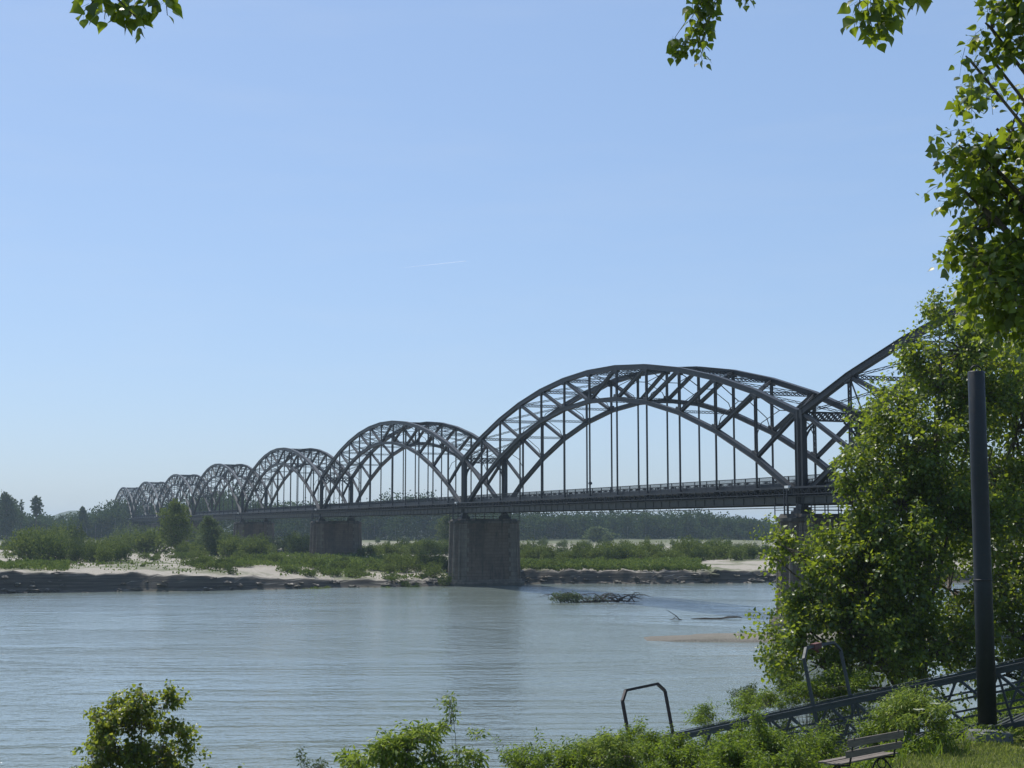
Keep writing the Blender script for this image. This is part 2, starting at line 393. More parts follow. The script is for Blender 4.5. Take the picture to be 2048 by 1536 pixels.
# --- leaves (vectorised)
_h = [(0.0, 0.12, 0.01), (0.03, 0.27, 0.03), (0.1, 0.39, 0.05), (0.2, 0.45, 0.06), (0.33, 0.43, 0.06), (0.47, 0.34, 0.04), (0.62, 0.23, 0.0), (0.76, 0.13, -0.05), (0.89, 0.05, -0.10)]
_n = len(_h); _mid = [(0.2, 0, -0.01), (0.47, 0, -0.03), (0.76, 0, -0.08)]
T_FINE = (np.array([(0, 0, 0)] + _h + [(1.0, 0, -0.15)] + [(a, -b, c) for a, b, c in _h] + _mid + [(-0.6, 0.012, 0.12), (-0.6, -0.012, 0.12), (0.0, -0.015, 0.0)]),
          [(0, 1, 2, 3, 4, 20), (20, 4, 5, 6, 21), (21, 6, 7, 8, 22), (22, 8, 9, 10), (0, 20, 14, 13, 12, 11), (20, 21, 16, 15, 14), (21, 22, 18, 17, 16), (22, 10, 19, 18), (0, 23, 24, 25)])
T_MED = (np.array([(0, 0, 0), (0.22, 0.42, 0.06), (0.6, 0.26, 0.0), (1, 0, -0.12), (0.6, -0.26, 0.0), (0.22, -0.42, 0.06)]),
         [(0, 1, 2, 3), (0, 3, 4, 5)])
T_LONG = (np.array([(0, 0, 0), (0.35, 0.17, 0.03), (1, 0, -0.2), (0.35, -0.17, 0.03)]), [(0, 1, 2), (0, 2, 3)])
T_CARD = (np.array([(0, 0, 0), (0.5, 0.36, 0.08), (1, 0, -0.1), (0.45, -0.34, 0.03)]), [(0, 1, 2, 3)])
T_BLADE = (np.array([(0, -0.03, 0), (0, 0.03, 0), (0.6, 0.022, 0.02), (1, 0, -0.06), (0.6, -0.022, 0.02)]), [(0, 1, 2, 3, 4)])
def unit(a): return a / (np.linalg.norm(a, axis=-1, keepdims=True) + 1e-9)
def leaves_mesh(name, C, T, Nn, Sz, tmpl, mat, rnd=None, wide=1.0):
    """C base points, T directions of the midrib, Nn blade normals, Sz sizes"""
    tv, tf = tmpl; n = len(C)
    T = unit(T); B = unit(np.cross(Nn, T)); Nn = np.cross(T, B)
    Sz = np.asarray(Sz).reshape(-1, 1, 1)
    V = C[:, None, :] + Sz * (tv[None, :, 0:1] * T[:, None, :] + wide * tv[None, :, 1:2] * B[:, None, :] + tv[None, :, 2:3] * Nn[:, None, :])
    K = len(tv); V = V.reshape(-1, 3)
    lv = np.concatenate([np.array(f) for f in tf]); ln = np.array([len(f) for f in tf])
    loops = (lv[None, :] + (np.arange(n) * K)[:, None]).ravel()
    cnt = np.tile(ln, n); start = np.concatenate(([0], np.cumsum(cnt)[:-1]))
    me = bpy.data.meshes.new(name)
    me.vertices.add(len(V)); me.vertices.foreach_set("co", V.ravel().astype(np.float32))
    me.loops.add(len(loops)); me.loops.foreach_set("vertex_index", loops.astype(np.int32))
    me.polygons.add(len(cnt)); me.polygons.foreach_set("loop_start", start.astype(np.int32)); me.polygons.foreach_set("loop_total", cnt.astype(np.int32))
    if rnd is None: rnd = rng.random(n)
    at = me.attributes.new("rnd", 'FLOAT', 'POINT'); at.data.foreach_set("value", np.repeat(rnd, K).astype(np.float32))
    me.materials.append(mat); me.update(calc_edges=True)
    return me
def rand_dir(n, up=0.0):
    d = rng.normal(size=(n, 3)); d[:, 2] += up; return unit(d)

def shoots(starts, dirs, lens, per, leaf, droop=0.25, spread=0.9):
    """leafy shoots: returns leaf arrays and stem polylines"""
    st = np.array(starts, float); d = unit(np.array(dirs, float)); L = np.array(lens, float)
    k = np.maximum(3, (per * L).astype(int)); own = np.repeat(np.arange(len(st)), k)
    i = np.arange(len(own)) - np.repeat(np.concatenate(([0], np.cumsum(k)[:-1])), k)
    t = 0.08 + 0.92 * i / (k[own] - 1)
    dn = np.array((0, 0, -1.0))
    side = unit(np.cross(d, rng.normal(size=st.shape)))[own]; D = d[own]; b = np.cross(D, side); a = i * 2.4
    o = side * np.cos(a)[:, None] + b * np.sin(a)[:, None]
    base = st[own] + D * (L[own] * t)[:, None] + dn * (droop * L[own] * t * t)[:, None] + o * (leaf * (0.35 + 0.35 * rng.random(len(t))))[:, None]
    T = o * spread + D * 0.45 + dn * 0.55 + rng.normal(size=base.shape) * 0.35
    Nn = o * 0.5 + np.array((0, 0, 0.55)) + rng.normal(size=base.shape) * 0.75
    Sz = leaf * (0.65 + 0.6 * rng.random(len(t))) * np.where(t > 0.9, 0.75, 1)
    stems = [[s0 + d0 * l0 * q + dn * droop * l0 * q * q for q in (0, 0.33, 0.66, 1.0)] for s0, d0, l0 in zip(st, d, L)]
    return base, T, Nn, Sz, stems

def leafy_tree(name, label, cat, base, trunk_top, blobs, nshoot, leaf, per, tmpl, mat, trunk_r=0.14, shoot_len=(0.5, 1.1), group=None,
               extra=None, upb=0.5, barkm='bark', droop=0.25, stem_r=0.006):
    """trunk, limbs to each clump, and shoots of leaves that fill and leave each clump"""
    base = np.array(base, float); root = thing(name, label, cat, base, 0, group)
    trunk_top = np.array(trunk_top, float)
    tb = MB(); n = 7; pts = []
    for i in range(n):
        t = i / (n - 1); pts.append((trunk_top - base) * t + np.array((math.sin(t * 4 + base[0]) * 0.15 * t, math.cos(t * 3) * 0.12 * t, 0)))
    tb.tube(pts, [trunk_r * (1.25 if i == 0 else 1 - 0.75 * i / (n - 1)) for i in range(n)], 8)
    tb.obj("trunk", M[barkm], root, smooth=True)
    lb = MB(); starts = []; dirs = []; lens = []
    wts = np.array([b[3] if len(b) > 3 else b[1][0] * b[1][2] for b in blobs], float); wts /= wts.sum()
    for (b, w) in zip(blobs, wts):
        c = np.array(b[0], float) - base; r = np.array(b[1], float)
        # limb
        h = np.clip((c[2] * 0.62) / max(0.1, (trunk_top - base)[2]), 0.08, 0.95)
        k = h * (n - 1); i0 = int(k); st = np.array(pts[i0]) * (1 - (k - i0)) + np.array(pts[min(i0 + 1, n - 1)]) * (k - i0)
        mid = (st + c) / 2 + np.array((0, 0, -0.12 * np.linalg.norm(c - st)))
        rr = trunk_r * 0.42 * min(1.0, r[0] / 1.0 + 0.25)
        lb.tube([st, mid, c, c + unit((c - st)[None])[0] * r.min() * 0.5], [rr, rr * 0.7, rr * 0.4, rr * 0.2], 6)
        m = max(3, int(nshoot * w))
        ns_ = max(3, m // 14); sc_ = rand_dir(ns_, 0.25) * (rng.random(ns_) ** 0.4)[:, None]
        pick = rng.integers(0, ns_, m); off = rand_dir(m) * (rng.random(m) ** 0.5 * 0.34)[:, None]
        loc_ = sc_[pick] + off; rad = np.linalg.norm(loc_, axis=1); dd = unit(loc_); pp = c + loc_ * r * 0.95
        for q, d_, ra in zip(pp, dd, rad):
            starts.append(q); dirs.append(d_ * 0.9 + np.array((0, 0, upb)) + rng.normal(size=3) * 0.45); lens.append(rng.uniform(*shoot_len) * (0.6 + 0.4 * ra))
            if rng.random() < 0.16: lb.tube([c + (q - c) * 0.15, (c + q) / 2 + rng.normal(size=3) * 0.05, q], [rr * 0.25 + 0.006, rr * 0.18 + 0.004, 0.005], 4, cap=False)
    lb.obj("limbs", M[barkm], root)
    if extra:
        for (s0, d0, l0) in extra: starts.append(np.array(s0) - base); dirs.append(np.array(d0, float)); lens.append(l0)
    lens = [l * (1.9 if rng.random() < 0.06 else 1) for l in lens]
    C, T, Nn, Sz, stems = shoots(starts, dirs, lens, per, leaf, droop)
    fo = link("foliage", leaves_mesh("foliage", C, T, Nn, Sz, tmpl, M[mat]), root)
    sb = MB()
    for st in stems: sb.tube(st, [stem_r, stem_r * .8, stem_r * .6, stem_r * .3], 3, cap=False)
    sb.obj("twigs", M[barkm], root)
    return root

# ------------------------------------------------------------------ the ground
def lerp_tab(x, xs, ys): return np.interp(x, xs, ys)
def far_shore(X):
    return lerp_tab(X, [-400, -61, -40, -21, -8, 1, 20, 38, 400], [150, 169.5, 177, 186, 192, 197, 200, 202, 215]) + 1.0 * np.sin(X * 0.21) + 0.6 * np.sin(X * 0.53 + 1)
def bank_top(X):
    return lerp_tab(X, [-400, -62, -48, -36, -24, -12, -6, 2, 14, 30, 45, 400], [2.6, 2.55, 2.2, 1.7, 1.0, 0.75, 1.2, 1.85, 1.75, 1.65, 1.6, 1.8]) + 0.10 * np.sin(X * 0.9) + 0.08 * np.sin(X * 2.3 + 2) + 0.07 * np.sin(X * 5.1) * np.sin(X * 0.7)
def near_crest(X):   # where the near terrace breaks down to the river
    return lerp_tab(X, [-400, -20, -8, -2, 3, 5.2, 6.5, 8, 9.5, 12, 16, 30, 60, 400], [14, 17, 20, 23, 25.5, 26.6, 28, 30.2, 32, 36, 44, 55, 72, 92])
def near_top(X, Y):
    lev = lerp_tab(X, [-400, -10, -2, 3, 6, 400], [1.6, 1.7, 2.2, 2.8, 3.28, 3.5])
    rise = np.clip((20.0 - Y) / 18.0, 0, 1)
    return lev + (6.4 - lev) * rise * rise * (3 - 2 * rise)
def ground_z(X, Y):
    X = np.asarray(X, float); Y = np.asarray(Y, float)
    yc = near_crest(X); fs = far_shore(X); bt = bank_top(X)
    nt_ = near_top(X, np.minimum(Y, yc)) + 0.05 * np.sin(X * 1.7) * np.cos(Y * 1.3)
    dn = Y - yc
    near = np.where(dn < 0, nt_, nt_ - np.clip(dn / 15.0, 0, 1) * (nt_ + 1.6))
    bed = np.full_like(near, -1.6)
    # gravel bar
    gx = np.clip((X - 7.0) / 22.0, 0, 1) ** 0.7; gc = 103 + (X - 20) * 0.05; gw = 0.2 + 4.6 * gx
    bar = -1.6 + 1.81 * np.clip(1.6 * (1 - (np.abs(Y - gc) / (gw + 2.0)) ** 2), 0, 1) * np.clip((X - 5.5) / 4, 0, 1) - 0.35 * np.clip(1 - gx * 2, 0, 1)
    df = Y - fs
    isl = 2.25 + 0.28 * np.sin(X * 0.045 + Y * 0.02) + 0.22 * np.sin(Y * 0.07 - X * 0.03) + 0.10 * np.sin(X * 0.31) * np.sin(Y * 0.23)
    isl = np.where(Y > 420, isl - 0.0, isl)
    k = np.clip((df - 1.2) / 28.0, 0, 1); top = bt * (1 - k) + isl * k
    w = 0.8 + 0.25 * np.sin(X * 0.37) + 0.25 * np.sin(X * 1.9) * np.sin(X * 0.5); w = np.maximum(w, 0.35)
    z = np.where(df < 0, np.maximum(near, np.maximum(bed, bar)), 0)
    foot = 0.28 + 0.16 * np.sin(X * 0.8) * np.sin(X * 0.23)
    face = np.where(df < 1.0, -0.5 + (foot + 0.5) * np.clip(df / 1.0, 0, 1), foot + (top - foot) * np.interp(np.clip((df - 1.0) / w, 0, 1), [0, .25, .5, .6, 1], [0, .42, .5, .85, 1]))
    z = np.where(df >= 0, face, z)
    z = np.where((df < 0) & (df > -6), np.maximum(z, -0.5 + df * 0.2), z)
    return z
def gz(x, y): return float(ground_z(np.array([x]), np.array([y]))[0])

xs = np.concatenate([np.array([-4000, -2500, -1500, -900, -600, -400, -300, -230, -190]), np.arange(-160, -16, 1.0), np.arange(-16, 24, 0.5), np.arange(24, 160, 1.0),
                     np.array([175, 200, 240, 300, 400, 600, 900, 1500, 2500, 4000])])
t_near = np.concatenate([[-300, -120, -50, -20], np.arange(-10, 70, 0.8)])
rows = [("abs", y) for y in t_near] + [("abs", y) for y in np.arange(72, 94, 4)] + [("abs", y) for y in np.arange(94, 114, 0.7)] + [("abs", y) for y in np.arange(116, 146, 5)]
rows += [("sh", d) for d in (-6, -3, -1.5, -0.5, 0, 0.4, 0.8, 1.0, 1.2, 1.4, 1.6, 1.8, 2.0, 2.2, 2.5, 3, 4, 5, 6.5, 8, 10, 12, 15, 18, 21, 25, 29, 33, 38, 44, 50, 57, 65, 74, 84, 95, 108, 122, 138, 156, 176, 200, 230)]
rows += [("abs", y) for y in (470, 520, 580, 650, 750, 900, 1200, 1700, 2500, 4200)]
XX = np.tile(xs, (len(rows), 1)); YY = np.zeros_like(XX)
for i, (k, v) in enumerate(rows): YY[i] = v if k == "abs" else far_shore(xs) + v
ZZ = ground_z(XX, YY)
jit = (np.abs(XX) < 160) & (YY > 140) & (YY < 440)
ZZ = ZZ + np.where(jit & (ZZ > 0.5), rng.normal(size=ZZ.shape) * 0.035, 0)
nr, nc = XX.shape
idx = np.arange(nr * nc).reshape(nr, nc)
F4 = np.stack([idx[:-1, :-1], idx[:-1, 1:], idx[1:, 1:], idx[1:, :-1]], -1).reshape(-1, 4)
me = bpy.data.meshes.new("ground"); me.from_pydata(np.stack([XX, YY, ZZ], -1).reshape(-1, 3).tolist(), [], F4.tolist())
me.materials.append(M['ground']); me.update()
me.polygons.foreach_set("use_smooth", [True] * len(me.polygons))
tag(link("ground", me), kind="structure")
me = bpy.data.meshes.new("water"); me.from_pydata([(-4000, -10, 0), (4000, -10, 0), (4000, 460, 0), (-4000, 460, 0)], [], [(0, 1, 2, 3)]); me.materials.append(M['water'])
tag(link("river_water", me), kind="structure")

# ------------------------------------------------------------------ the bridge
TH = math.atan(1086 / 2854.0); LS = 84.0; K = 0.02751; W = 5.85
DV = np.array((-math.sin(TH), math.cos(TH))); EV = np.array((math.cos(TH), math.sin(TH)))
Y0 = 1.463 * LS * math.cos(TH); P0 = np.array(((1605 - 1024) / 2854.0 * Y0, Y0))
BROT = math.atan2(DV[1], DV[0])
def bw(s, a, z):     # along bridge, across (away to the right), height -> world
    q = P0 + DV * s + EV * a; return np.array((q[0], q[1], z))
BZ = 9.72            # pier-top reference
def hz(H): return EYE + H * K
topz = [hz(606 - 273 * (1 - i / 6.0) ** 2) - BZ for i in range(13)]
botz = [hz(490 - 403 * (1 - i / 6.0) ** 2) - BZ for i in range(13)]
PX = [LS * i / 12.0 for i in range(13)]; PX[0] = 0.30; PX[12] = LS - 0.30
DECK = 11.18 - BZ
def build_span():
    root = thing("bridge_span", "x", "bridge span", (0, 0, 0), BROT, "steel arch truss spans of the bridge")
    st = M['steel']
    for yy in (0.0, -W):
        b = MB(); tp = [(PX[i], 0, topz[i]) for i in range(13)]
        b.sweep(tp, 0.36, 0.42, 0, yc=yy); b.sweep(tp, 0.54, 0.04, 0.231, yc=yy); b.sweep(tp, 0.46, 0.04, -0.231, yc=yy)
        bp = [(PX[i], 0, botz[i]) for i in range(13)]
        b.sweep(bp, 0.34, 0.36, 0, yc=yy); b.sweep(bp, 0.48, 0.04, 0.201, yc=yy); b.sweep(bp, 0.48, 0.04, -0.201, yc=yy)
        tr = b.obj("arch_truss", st, root)
        # gussets at the panel points
        for i in range(1, 12):
            for (zz, tb_) in ((topz, 0), (botz, 1)):
                g = MB(); sx = (zz[i + 1] - zz[i - 1]) / (PX[i + 1] - PX[i - 1]); dx = 0.62; dz = 0.5
                sgn = -1 if tb_ == 0 else 1
                pr = [(-dx, -dx * sx + 0), (dx, dx * sx + 0), (0.36, 0.36 * sx + sgn * dz), (-0.36, -0.36 * sx + sgn * dz)]
                vv = []
                for y_ in (yy - 0.192, yy + 0.192):
                    for (a_, c_) in pr: vv.append((PX[i] + a_, y_, zz[i] + c_))
                g.add(vv, [(0, 1, 2, 3), (7, 6, 5, 4), (0, 4, 5, 1), (1, 5, 6, 2), (2, 6, 7, 3), (3, 7, 4, 0)])
                g.obj("gusset_plate", st, tr)
        for e, x in ((0, PX[0] + 0.02), (12, PX[12] - 0.02)):
            b = MB(); zb = botz[e] + 0.05; h = topz[e] + 0.12
            b.beam((x, yy, -0.15), (x, yy, h), 0.34, 0.50, (1, 0, 0))
            for sg in (-1, 1): b.beam((x + sg * 0.232, yy, -0.15), (x + sg * 0.232, yy, h - 0.002), 0.46, 0.04, (1, 0, 0))
            b.beam((x, yy, topz[e] - 0.5), (x, yy, topz[e] + 0.2), 0.42, 0.50, (1, 0, 0))
            b.obj("end_post", st, tr)
        for i in range(12):
            # every diagonal leans down towards midspan
            if i < 6: p = (PX[i], yy, topz[i]); q = (PX[i + 1], yy, botz[i + 1])
            else: p = (PX[i + 1], yy, topz[i + 1]); q = (PX[i], yy, botz[i])
            p = np.array(p); q = np.array(q); u = (q - p) / np.linalg.norm(q - p)
            b = MB(); p2 = p + u * 0.3; q2 = q - u * 0.3
            b.beam(p2, q2, 0.24, 0.26, (0, 1, 0)); n_ = np.cross(u, (0, 1, 0))
            for sg in (-1, 1): b.beam(p2 + n_ * sg * 0.13, q2 + n_ * sg * 0.13, 0.03, 0.34, (0, 1, 0))
            b.obj("diagonal", st, tr)
        for i in range(1, 12):
            b = MB(); z0, z1 = botz[i] + 0.25, topz[i] - 0.25
            b.lattice((PX[i], yy, z0), (PX[i], yy, z1), 0.36, 0.155, 0.50, (1, 0, 0), cross=False, ang=0.05)
            for zc in (z0 + 0.35, z1 - 0.35): b.box((PX[i], yy, zc), (0.355, 0.17, 0.42))
            b.obj("lattice_post", st, tr)
            b = MB(); b.beam((PX[i], yy, 0.9), (PX[i], yy, botz[i] - 0.2), 0.15, 0.13, (1, 0, 0))
            b.box((PX[i], yy, DECK - 0.1), (0.26, 0.26, 0.5)); b.obj("hanger", st, tr)
    ya, yb = 0.0, -W
    for i in range(13):
        b = MB(); x = PX[i]; zt = topz[i] - 0.05
        if i in (0, 12):
            b.lattice((x, ya - .2, zt - 0.25), (x, yb + .2, zt - 0.25), 0.75, 0.2, 0.62, (0, 0, 1), ang=0.08)
            for (y_, sg) in ((ya, -1), (yb, 1)):      # curved knee braces
                pp = [np.array((x, y_ + sg * (0.25 + 1.25 * t ** 2), zt - 0.65 - 1.7 * (1 - t))) for t in (0, .25, .5, .75, 1)]
                for a_, c_ in zip(pp[:-1], pp[1:]): b.beam(a_, c_, 0.14, 0.12, (1, 0, 0))
            b.obj("portal_beam", st, root)
            continue
        b.lattice((x, ya - .2, zt - 0.05), (x, yb + .2, zt - 0.05), 0.34, 0.16, 0.4, (0, 0, 1), ang=0.05)
        b.obj("cross_strut", st, root)
        b = MB(); zl = max(botz[i], 15.9 - BZ); yc = -W / 2; zm = zt - 0.42 * (zt - zl)
        top_pts = [(ya, zt - .15), (yb, zt - .15)]
        for (y_, z_) in top_pts:
            b.beam((x, y_, z_), (x, yc + (0.55 if y_ > yc else -0.55), zm), 0.07, 0.07, (1, 0, 0))
        b.beam((x, yc + .55, zm), (x, yc - .55, zm), 0.07, 0.07, (1, 0, 0))
        for (y_, sg) in ((ya, 1), (yb, -1)):
            b.beam((x, yc + sg * 0.55, zm), (x, y_ - sg * 0.55, (zm + zl) / 2 - 0.1), 0.06, 0.06, (1, 0, 0))
            b.beam((x, y_ - sg * 0.55, (zm + zl) / 2 - 0.1), (x, y_ - sg * .12, zl), 0.06, 0.06, (1, 0, 0))
        if 3 <= i <= 9: b.lattice((x, ya - .1, botz[i] + 0.1), (x, yb + .1, botz[i] + 0.1), 0.26, 0.1, 0.4, (0, 0, 1), ang=0.045)
        b.obj("sway_brace", st, root)
    for i in range(12):
        for sw in (0, 1):
            p = (PX[i], ya if sw == 0 else yb, topz[i] - (0.05 + .07 * sw)); q = (PX[i + 1], yb if sw == 0 else ya, topz[i + 1] - (0.05 + .07 * sw))
            b = MB(); b.lattice(p, q, 0.22, 0.06, 0.36, (0, 0, 1), cross=False, ang=0.05)
            b.obj("wind_brace", st, root)
    # deck
    b = MB(); b.box((LS / 2, -W / 2, DECK - 0.09), (LS - 0.1, W - 0.5, 0.18)); b.obj("deck_slab", M['asphalt'], root)
    for y_ in (0.62, -W - 0.62):
        b = MB(); sg = 1 if y_ > 0 else -1
        b.box((LS / 2, y_ - sg * 0.2, DECK - 0.12), (LS - 0.1, 0.85, 0.05))
        b.box((LS / 2, y_ + sg * 0.25, DECK - 0.08), (LS - 0.1, 0.05, 0.16)); b.box((LS / 2, y_ + sg * 0.25, DECK - 0.62), (LS - 0.1, 0.05, 0.07))
        nb = 72
        for j in range(nb + 1):
            x = 0.15 + (LS - 0.3) * j / nb
            b.beam((x, y_ - sg * 0.62, DECK - 0.66), (x, y_ + sg * 0.22, DECK - 0.62), 0.05, 0.06)
            b.beam((x, y_ + sg * 0.23, DECK - 0.62), (x, y_ + sg * 0.23, DECK - 0.14), 0.06, 0.05)
            if j < nb:
                x2 = 0.15 + (LS - 0.3) * (j + .5) / nb; x3 = 0.15 + (LS - 0.3) * (j + 1) / nb
                b.beam((x, y_ + sg * 0.2, DECK - 0.16), (x2, y_ + sg * 0.2, DECK - 0.60), 0.03, 0.05, (0, 1, 0)); b.beam((x2, y_ + sg * 0.2, DECK - 0.60), (x3, y_ + sg * 0.2, DECK - 0.16), 0.03, 0.05, (0, 1, 0))
        b.obj("bracket_walkway", M['steel2'], root)
    for y_ in (0.12, -W - 0.12):
        b = MB(); z_ = 10.1 - BZ
        b.box((LS / 2, y_, z_), (LS - 0.16, 0.10, 0.56)); b.box((LS / 2, y_, z_ + 0.30), (LS - 0.16, 0.62, 0.05)); b.box((LS / 2, y_, z_ - 0.30), (LS - 0.16, 0.40, 0.04))
        for j in range(49):
            x = 0.3 + (LS - 0.6) * j / 48
            b.box((x, y_, z_), (0.03, 0.20, 0.55))
        b.obj("edge_girder", M['girder'], root)
    b = MB()
    for i in range(25):
        x = 0.3 + (LS - 0.6) * i / 24; b.box((x, -W / 2, 10.45 - BZ), (0.22, W - 0.36, 0.85)); 
    for y_ in (-1.4, -2.9, -4.4): b.box((LS / 2, y_, 10.72 - BZ), (LS - 0.2, 0.16, 0.42))
    b.obj("floor_beams", M['steel2'], root)
    b = MB()
    for (y_, z_) in ((-0.2, 9.50),): b.tube([(0.2, y_, z_ - BZ), (LS / 2, y_, z_ - BZ - 0.05), (LS - 0.2, y_, z_ - BZ)], 0.035, 6)
    b.obj("service_pipe", M['steel2'], root)
    for y_ in (-0.30, -W + 0.30):
        b = MB(); z0 = DECK
        b.box((LS / 2, y_, z0 + 0.14), (LS - 0.12, 0.05, 0.40)); b.box((LS / 2, y_, z0 + 0.90), (LS - 0.12, 0.07, 0.06)); b.box((LS / 2, y_, z0 + 0.38), (LS - 0.12, 0.06, 0.05))
        for j in range(37):
            x = 0.1 + (LS - 0.2) * j / 36; b.box((x, y_, z0 + 0.45), (0.08, 0.08, 0.95))
        n = int(LS / 0.13)
        for j in range(n):
            x = 0.12 + (LS - 0.24) * j / n; b.box((x, y_, z0 + 0.64), (0.026, 0.026, 0.5))
        b.obj("parapet", M['steel2'], root)
    b = MB(); b.box((0.6, 0.95, DECK - 0.02), (0.55, 0.25, 0.2)); b.box((0.6, 0.9, DECK - 0.2), (0.1, 0.1, 0.2)); b.obj("marker_box", M['white'], root)
    return root
span0 = build_span()
names_sp = ["dark steel arch truss span nearest the camera, half hidden by the poplar foliage",
            "largest fully seen steel arch span, right of the river pier",
            "steel arch span between the river pier and the first island pier",
            "third full steel arch span counted from the right, ending above the second island pier",
            "fourth full steel arch span from the right, just right of the tall dark island tree",
            "steel arch span rising right behind the tall dark tree on the island",
            "last but one steel arch span, small and hazy, left of the tall dark island tree",
            "leftmost and smallest steel arch span, ending at the far bank abutment"]
spans = []
for i in range(-1, 7):
    p = bw(i * LS, 0, BZ)
    r = span0 if i == -1 else copy_tree(span0, p, BROT)
    r.location = p; r['label'] = names_sp[i + 1]; spans.append(r)
# round CCTV ball on a short post, on the parapet of the big span
b = MB(); b.tube([(0, 0, 0), (0, 0, 0.35)], 0.03, 6); b.lathe([(0.06, 0.35), (0.2, 0.42), (0.22, 0.55), (0.16, 0.66), (0.04, 0.7)], k=10)
fl = b.obj("cctv_ball", M['steel2'], spans[1], smooth=True); fl.location = (LS * 0.507, -0.3, DECK + 0.93)

def build_pier(base_z, kind):
    """masonry pier across the bridge; local x along the bridge, y across"""
    c = (0, -W / 2); ht = BZ - 1.35
    root = thing("masonry_pier", "x", "bridge pier", (0, 0, 0), BROT, "masonry piers of the bridge")
    a, t = (W + 3.9) / 2, 1.65
    def plan(a_, t_, nose=1.5, k=7):
        pts = []
        for sg in (1, -1):
            for j in range(k + 1):
                an = math.pi * j / k if sg == 1 else math.pi + math.pi * j / k
                pts.append((t_ * math.cos(an), c[1] + sg * (a_ - nose) + nose * math.sin(an)))
        return pts
    h0 = base_z
    b = MB(); b.prism(plan(a, t), h0, ht, (1.10, 1.045), (1.0, 1.0), c); b.obj("pier_shaft", M['pier'], root)
    # quoins either side of the flat faces
    b = MB(); n = max(4, int((ht - h0) / 0.62)); dz = (ht - 0.05 - h0) / n
    for j in range(n):
        z = h0 + dz * (j + 0.5); k = 1.045 - 0.045 * (z - h0) / (ht - h0); kt = 1.10 - 0.10 * (z - h0) / (ht - h0)
        for sg in (1, -1):
            w = 1.05 if j % 2 else 0.75
            for fx in (1, -1):
                yy_ = c[1] + sg * ((a - 1.5) * k + 0.35 - w / 2 + 0.1)
                b.box((fx * (t * kt - 0.02), yy_, z), (0.24, w, dz - 0.035))
            for an in (25, 55, 90, 125, 155):
                q = R(an); b.tube([(t * kt * math.cos(q) * 0.96, c[1] + sg * ((a - 1.5) * k + 1.5 * math.sin(q) * k * 0.97), z - dz / 2 + .02), (t * kt * math.cos(q) * 0.96, c[1] + sg * ((a - 1.5) * k + 1.5 * math.sin(q) * k * 0.97), z + dz / 2 - .02)], 0.16 + 0.02 * (j % 2), 5)
    b.obj("corner_stonework", M['quoin'], root)
    b = MB(); b.prism(plan(a + 0.18, t + 0.18), ht + 0.002, ht + 0.28, 1, 1, c); b.prism(plan(a + 0.02, t + 0.02), ht + 0.28, ht + 0.62, 1, 0.95, c)
    b.obj("cap", M['cap'], root)
    b = MB(); b.prism(plan(a * 1.045 + 0.55, t * 1.1 + 0.45), h0 - 1.5, h0 + 0.55, 1.03, 1, c); b.prism(plan(a * 1.045 + 0.3, t * 1.1 + 0.25), h0 + 0.55, h0 + 0.85, 1, 0.99, c)
    b.obj("plinth", M['quoin'], root)
    for y_ in (0, -W):
        b = MB(); z = ht + 0.6
        for (w_, h_) in ((1.5, 0.25), (1.15, 0.25), (0.85, 0.3)): b.box((0, y_, z + h_ / 2), (w_, w_ * 0.8, h_)); z += h_
        b.obj("bearing", M['steel2'], root)
    b = MB(); zr = ht + 0.62
    for x in (-1.7, 1.7):
        for j in range(8):
            y_ = 1.5 - (W + 3.0) * j / 7; b.box((x, y_, (zr - .3 + 9.9) / 2 if j in (0, 3, 7) else zr + 0.25), (0.07, 0.07, 9.9 - zr + .3 if j in (0, 3, 7) else 1.1))
        for z_ in (0.3, 0.78): b.box((x, -W / 2, zr + z_), (0.05, W + 3.0, 0.05))
        b.box((x * 0.93, -W / 2, zr - 0.3), (0.5, W + 3.4, 0.08))
    b.obj("railing", M['steel2'], root)
    b = MB()
    for x in (-0.62, -0.16): b.box((x, 1.75, (ht - 0.6 + 11.0) / 2), (0.09, 0.09, 11.0 - ht + 0.6))
    for j in range(12): b.box((-0.39, 1.75, ht - 0.4 + j * 0.27), (0.46, 0.035, 0.035))
    b.obj("ladder", M['steel2'], root)
    return root
pier_names = {-1: "masonry bridge pier on the near bank hidden behind the poplar foliage", 0: "stone bridge pier standing behind the poplar, only its left edge showing",
              1: "tall masonry pier standing in the river with dark stains and pale corner stones", 2: "brown masonry pier on the island bank, first one left of the river pier",
              3: "smaller brown masonry pier among the island shrubs, second one left of the river pier", 4: "masonry pier hidden by shrubs just right of the tall dark island tree",
              5: "masonry pier hidden behind the tall dark tree on the island", 6: "small distant masonry pier hidden behind island shrubs left of the tall tree"}
for i in range(-1, 7):
    q = bw(i * LS, 0, 0); g = gz(q[0], q[1]); bz = 0.0 if i in (0, 1) else max(0.0, g - 0.4)
    r = build_pier(bz, i); r.location = (q[0], q[1], 0); r['label'] = pier_names[i]
# abutment at the far end with ramp
ab = thing("bridge_abutment", "dark masonry abutment carrying the far left end of the bridge", "abutment", bw(7 * LS, 0, 0), BROT)
b = MB(); b.box((5.5, -W / 2, 4.2), (11, W + 6, 8.6)); b.obj("wall", M['cap'], ab)
b = MB(); b.box((5.5, -W / 2, 9.6), (11, W + 2.4, 2.4)); b.obj("parapet", M['steel2'], ab)
b = MB(); b.add([(11, 8, 0), (11, -W - 8, 0), (60, 16, 0), (60, -W - 16, 0), (11, 2, 10.6), (11, -W - 2, 10.6), (60, 2, 10.2), (60, -W - 2, 10.2)], [(0, 2, 6, 4), (4, 6, 7, 5), (5, 7, 3, 1), (0, 4, 5, 1), (2, 3, 7, 6)])
b.obj("embankment", M['ground'], ab)

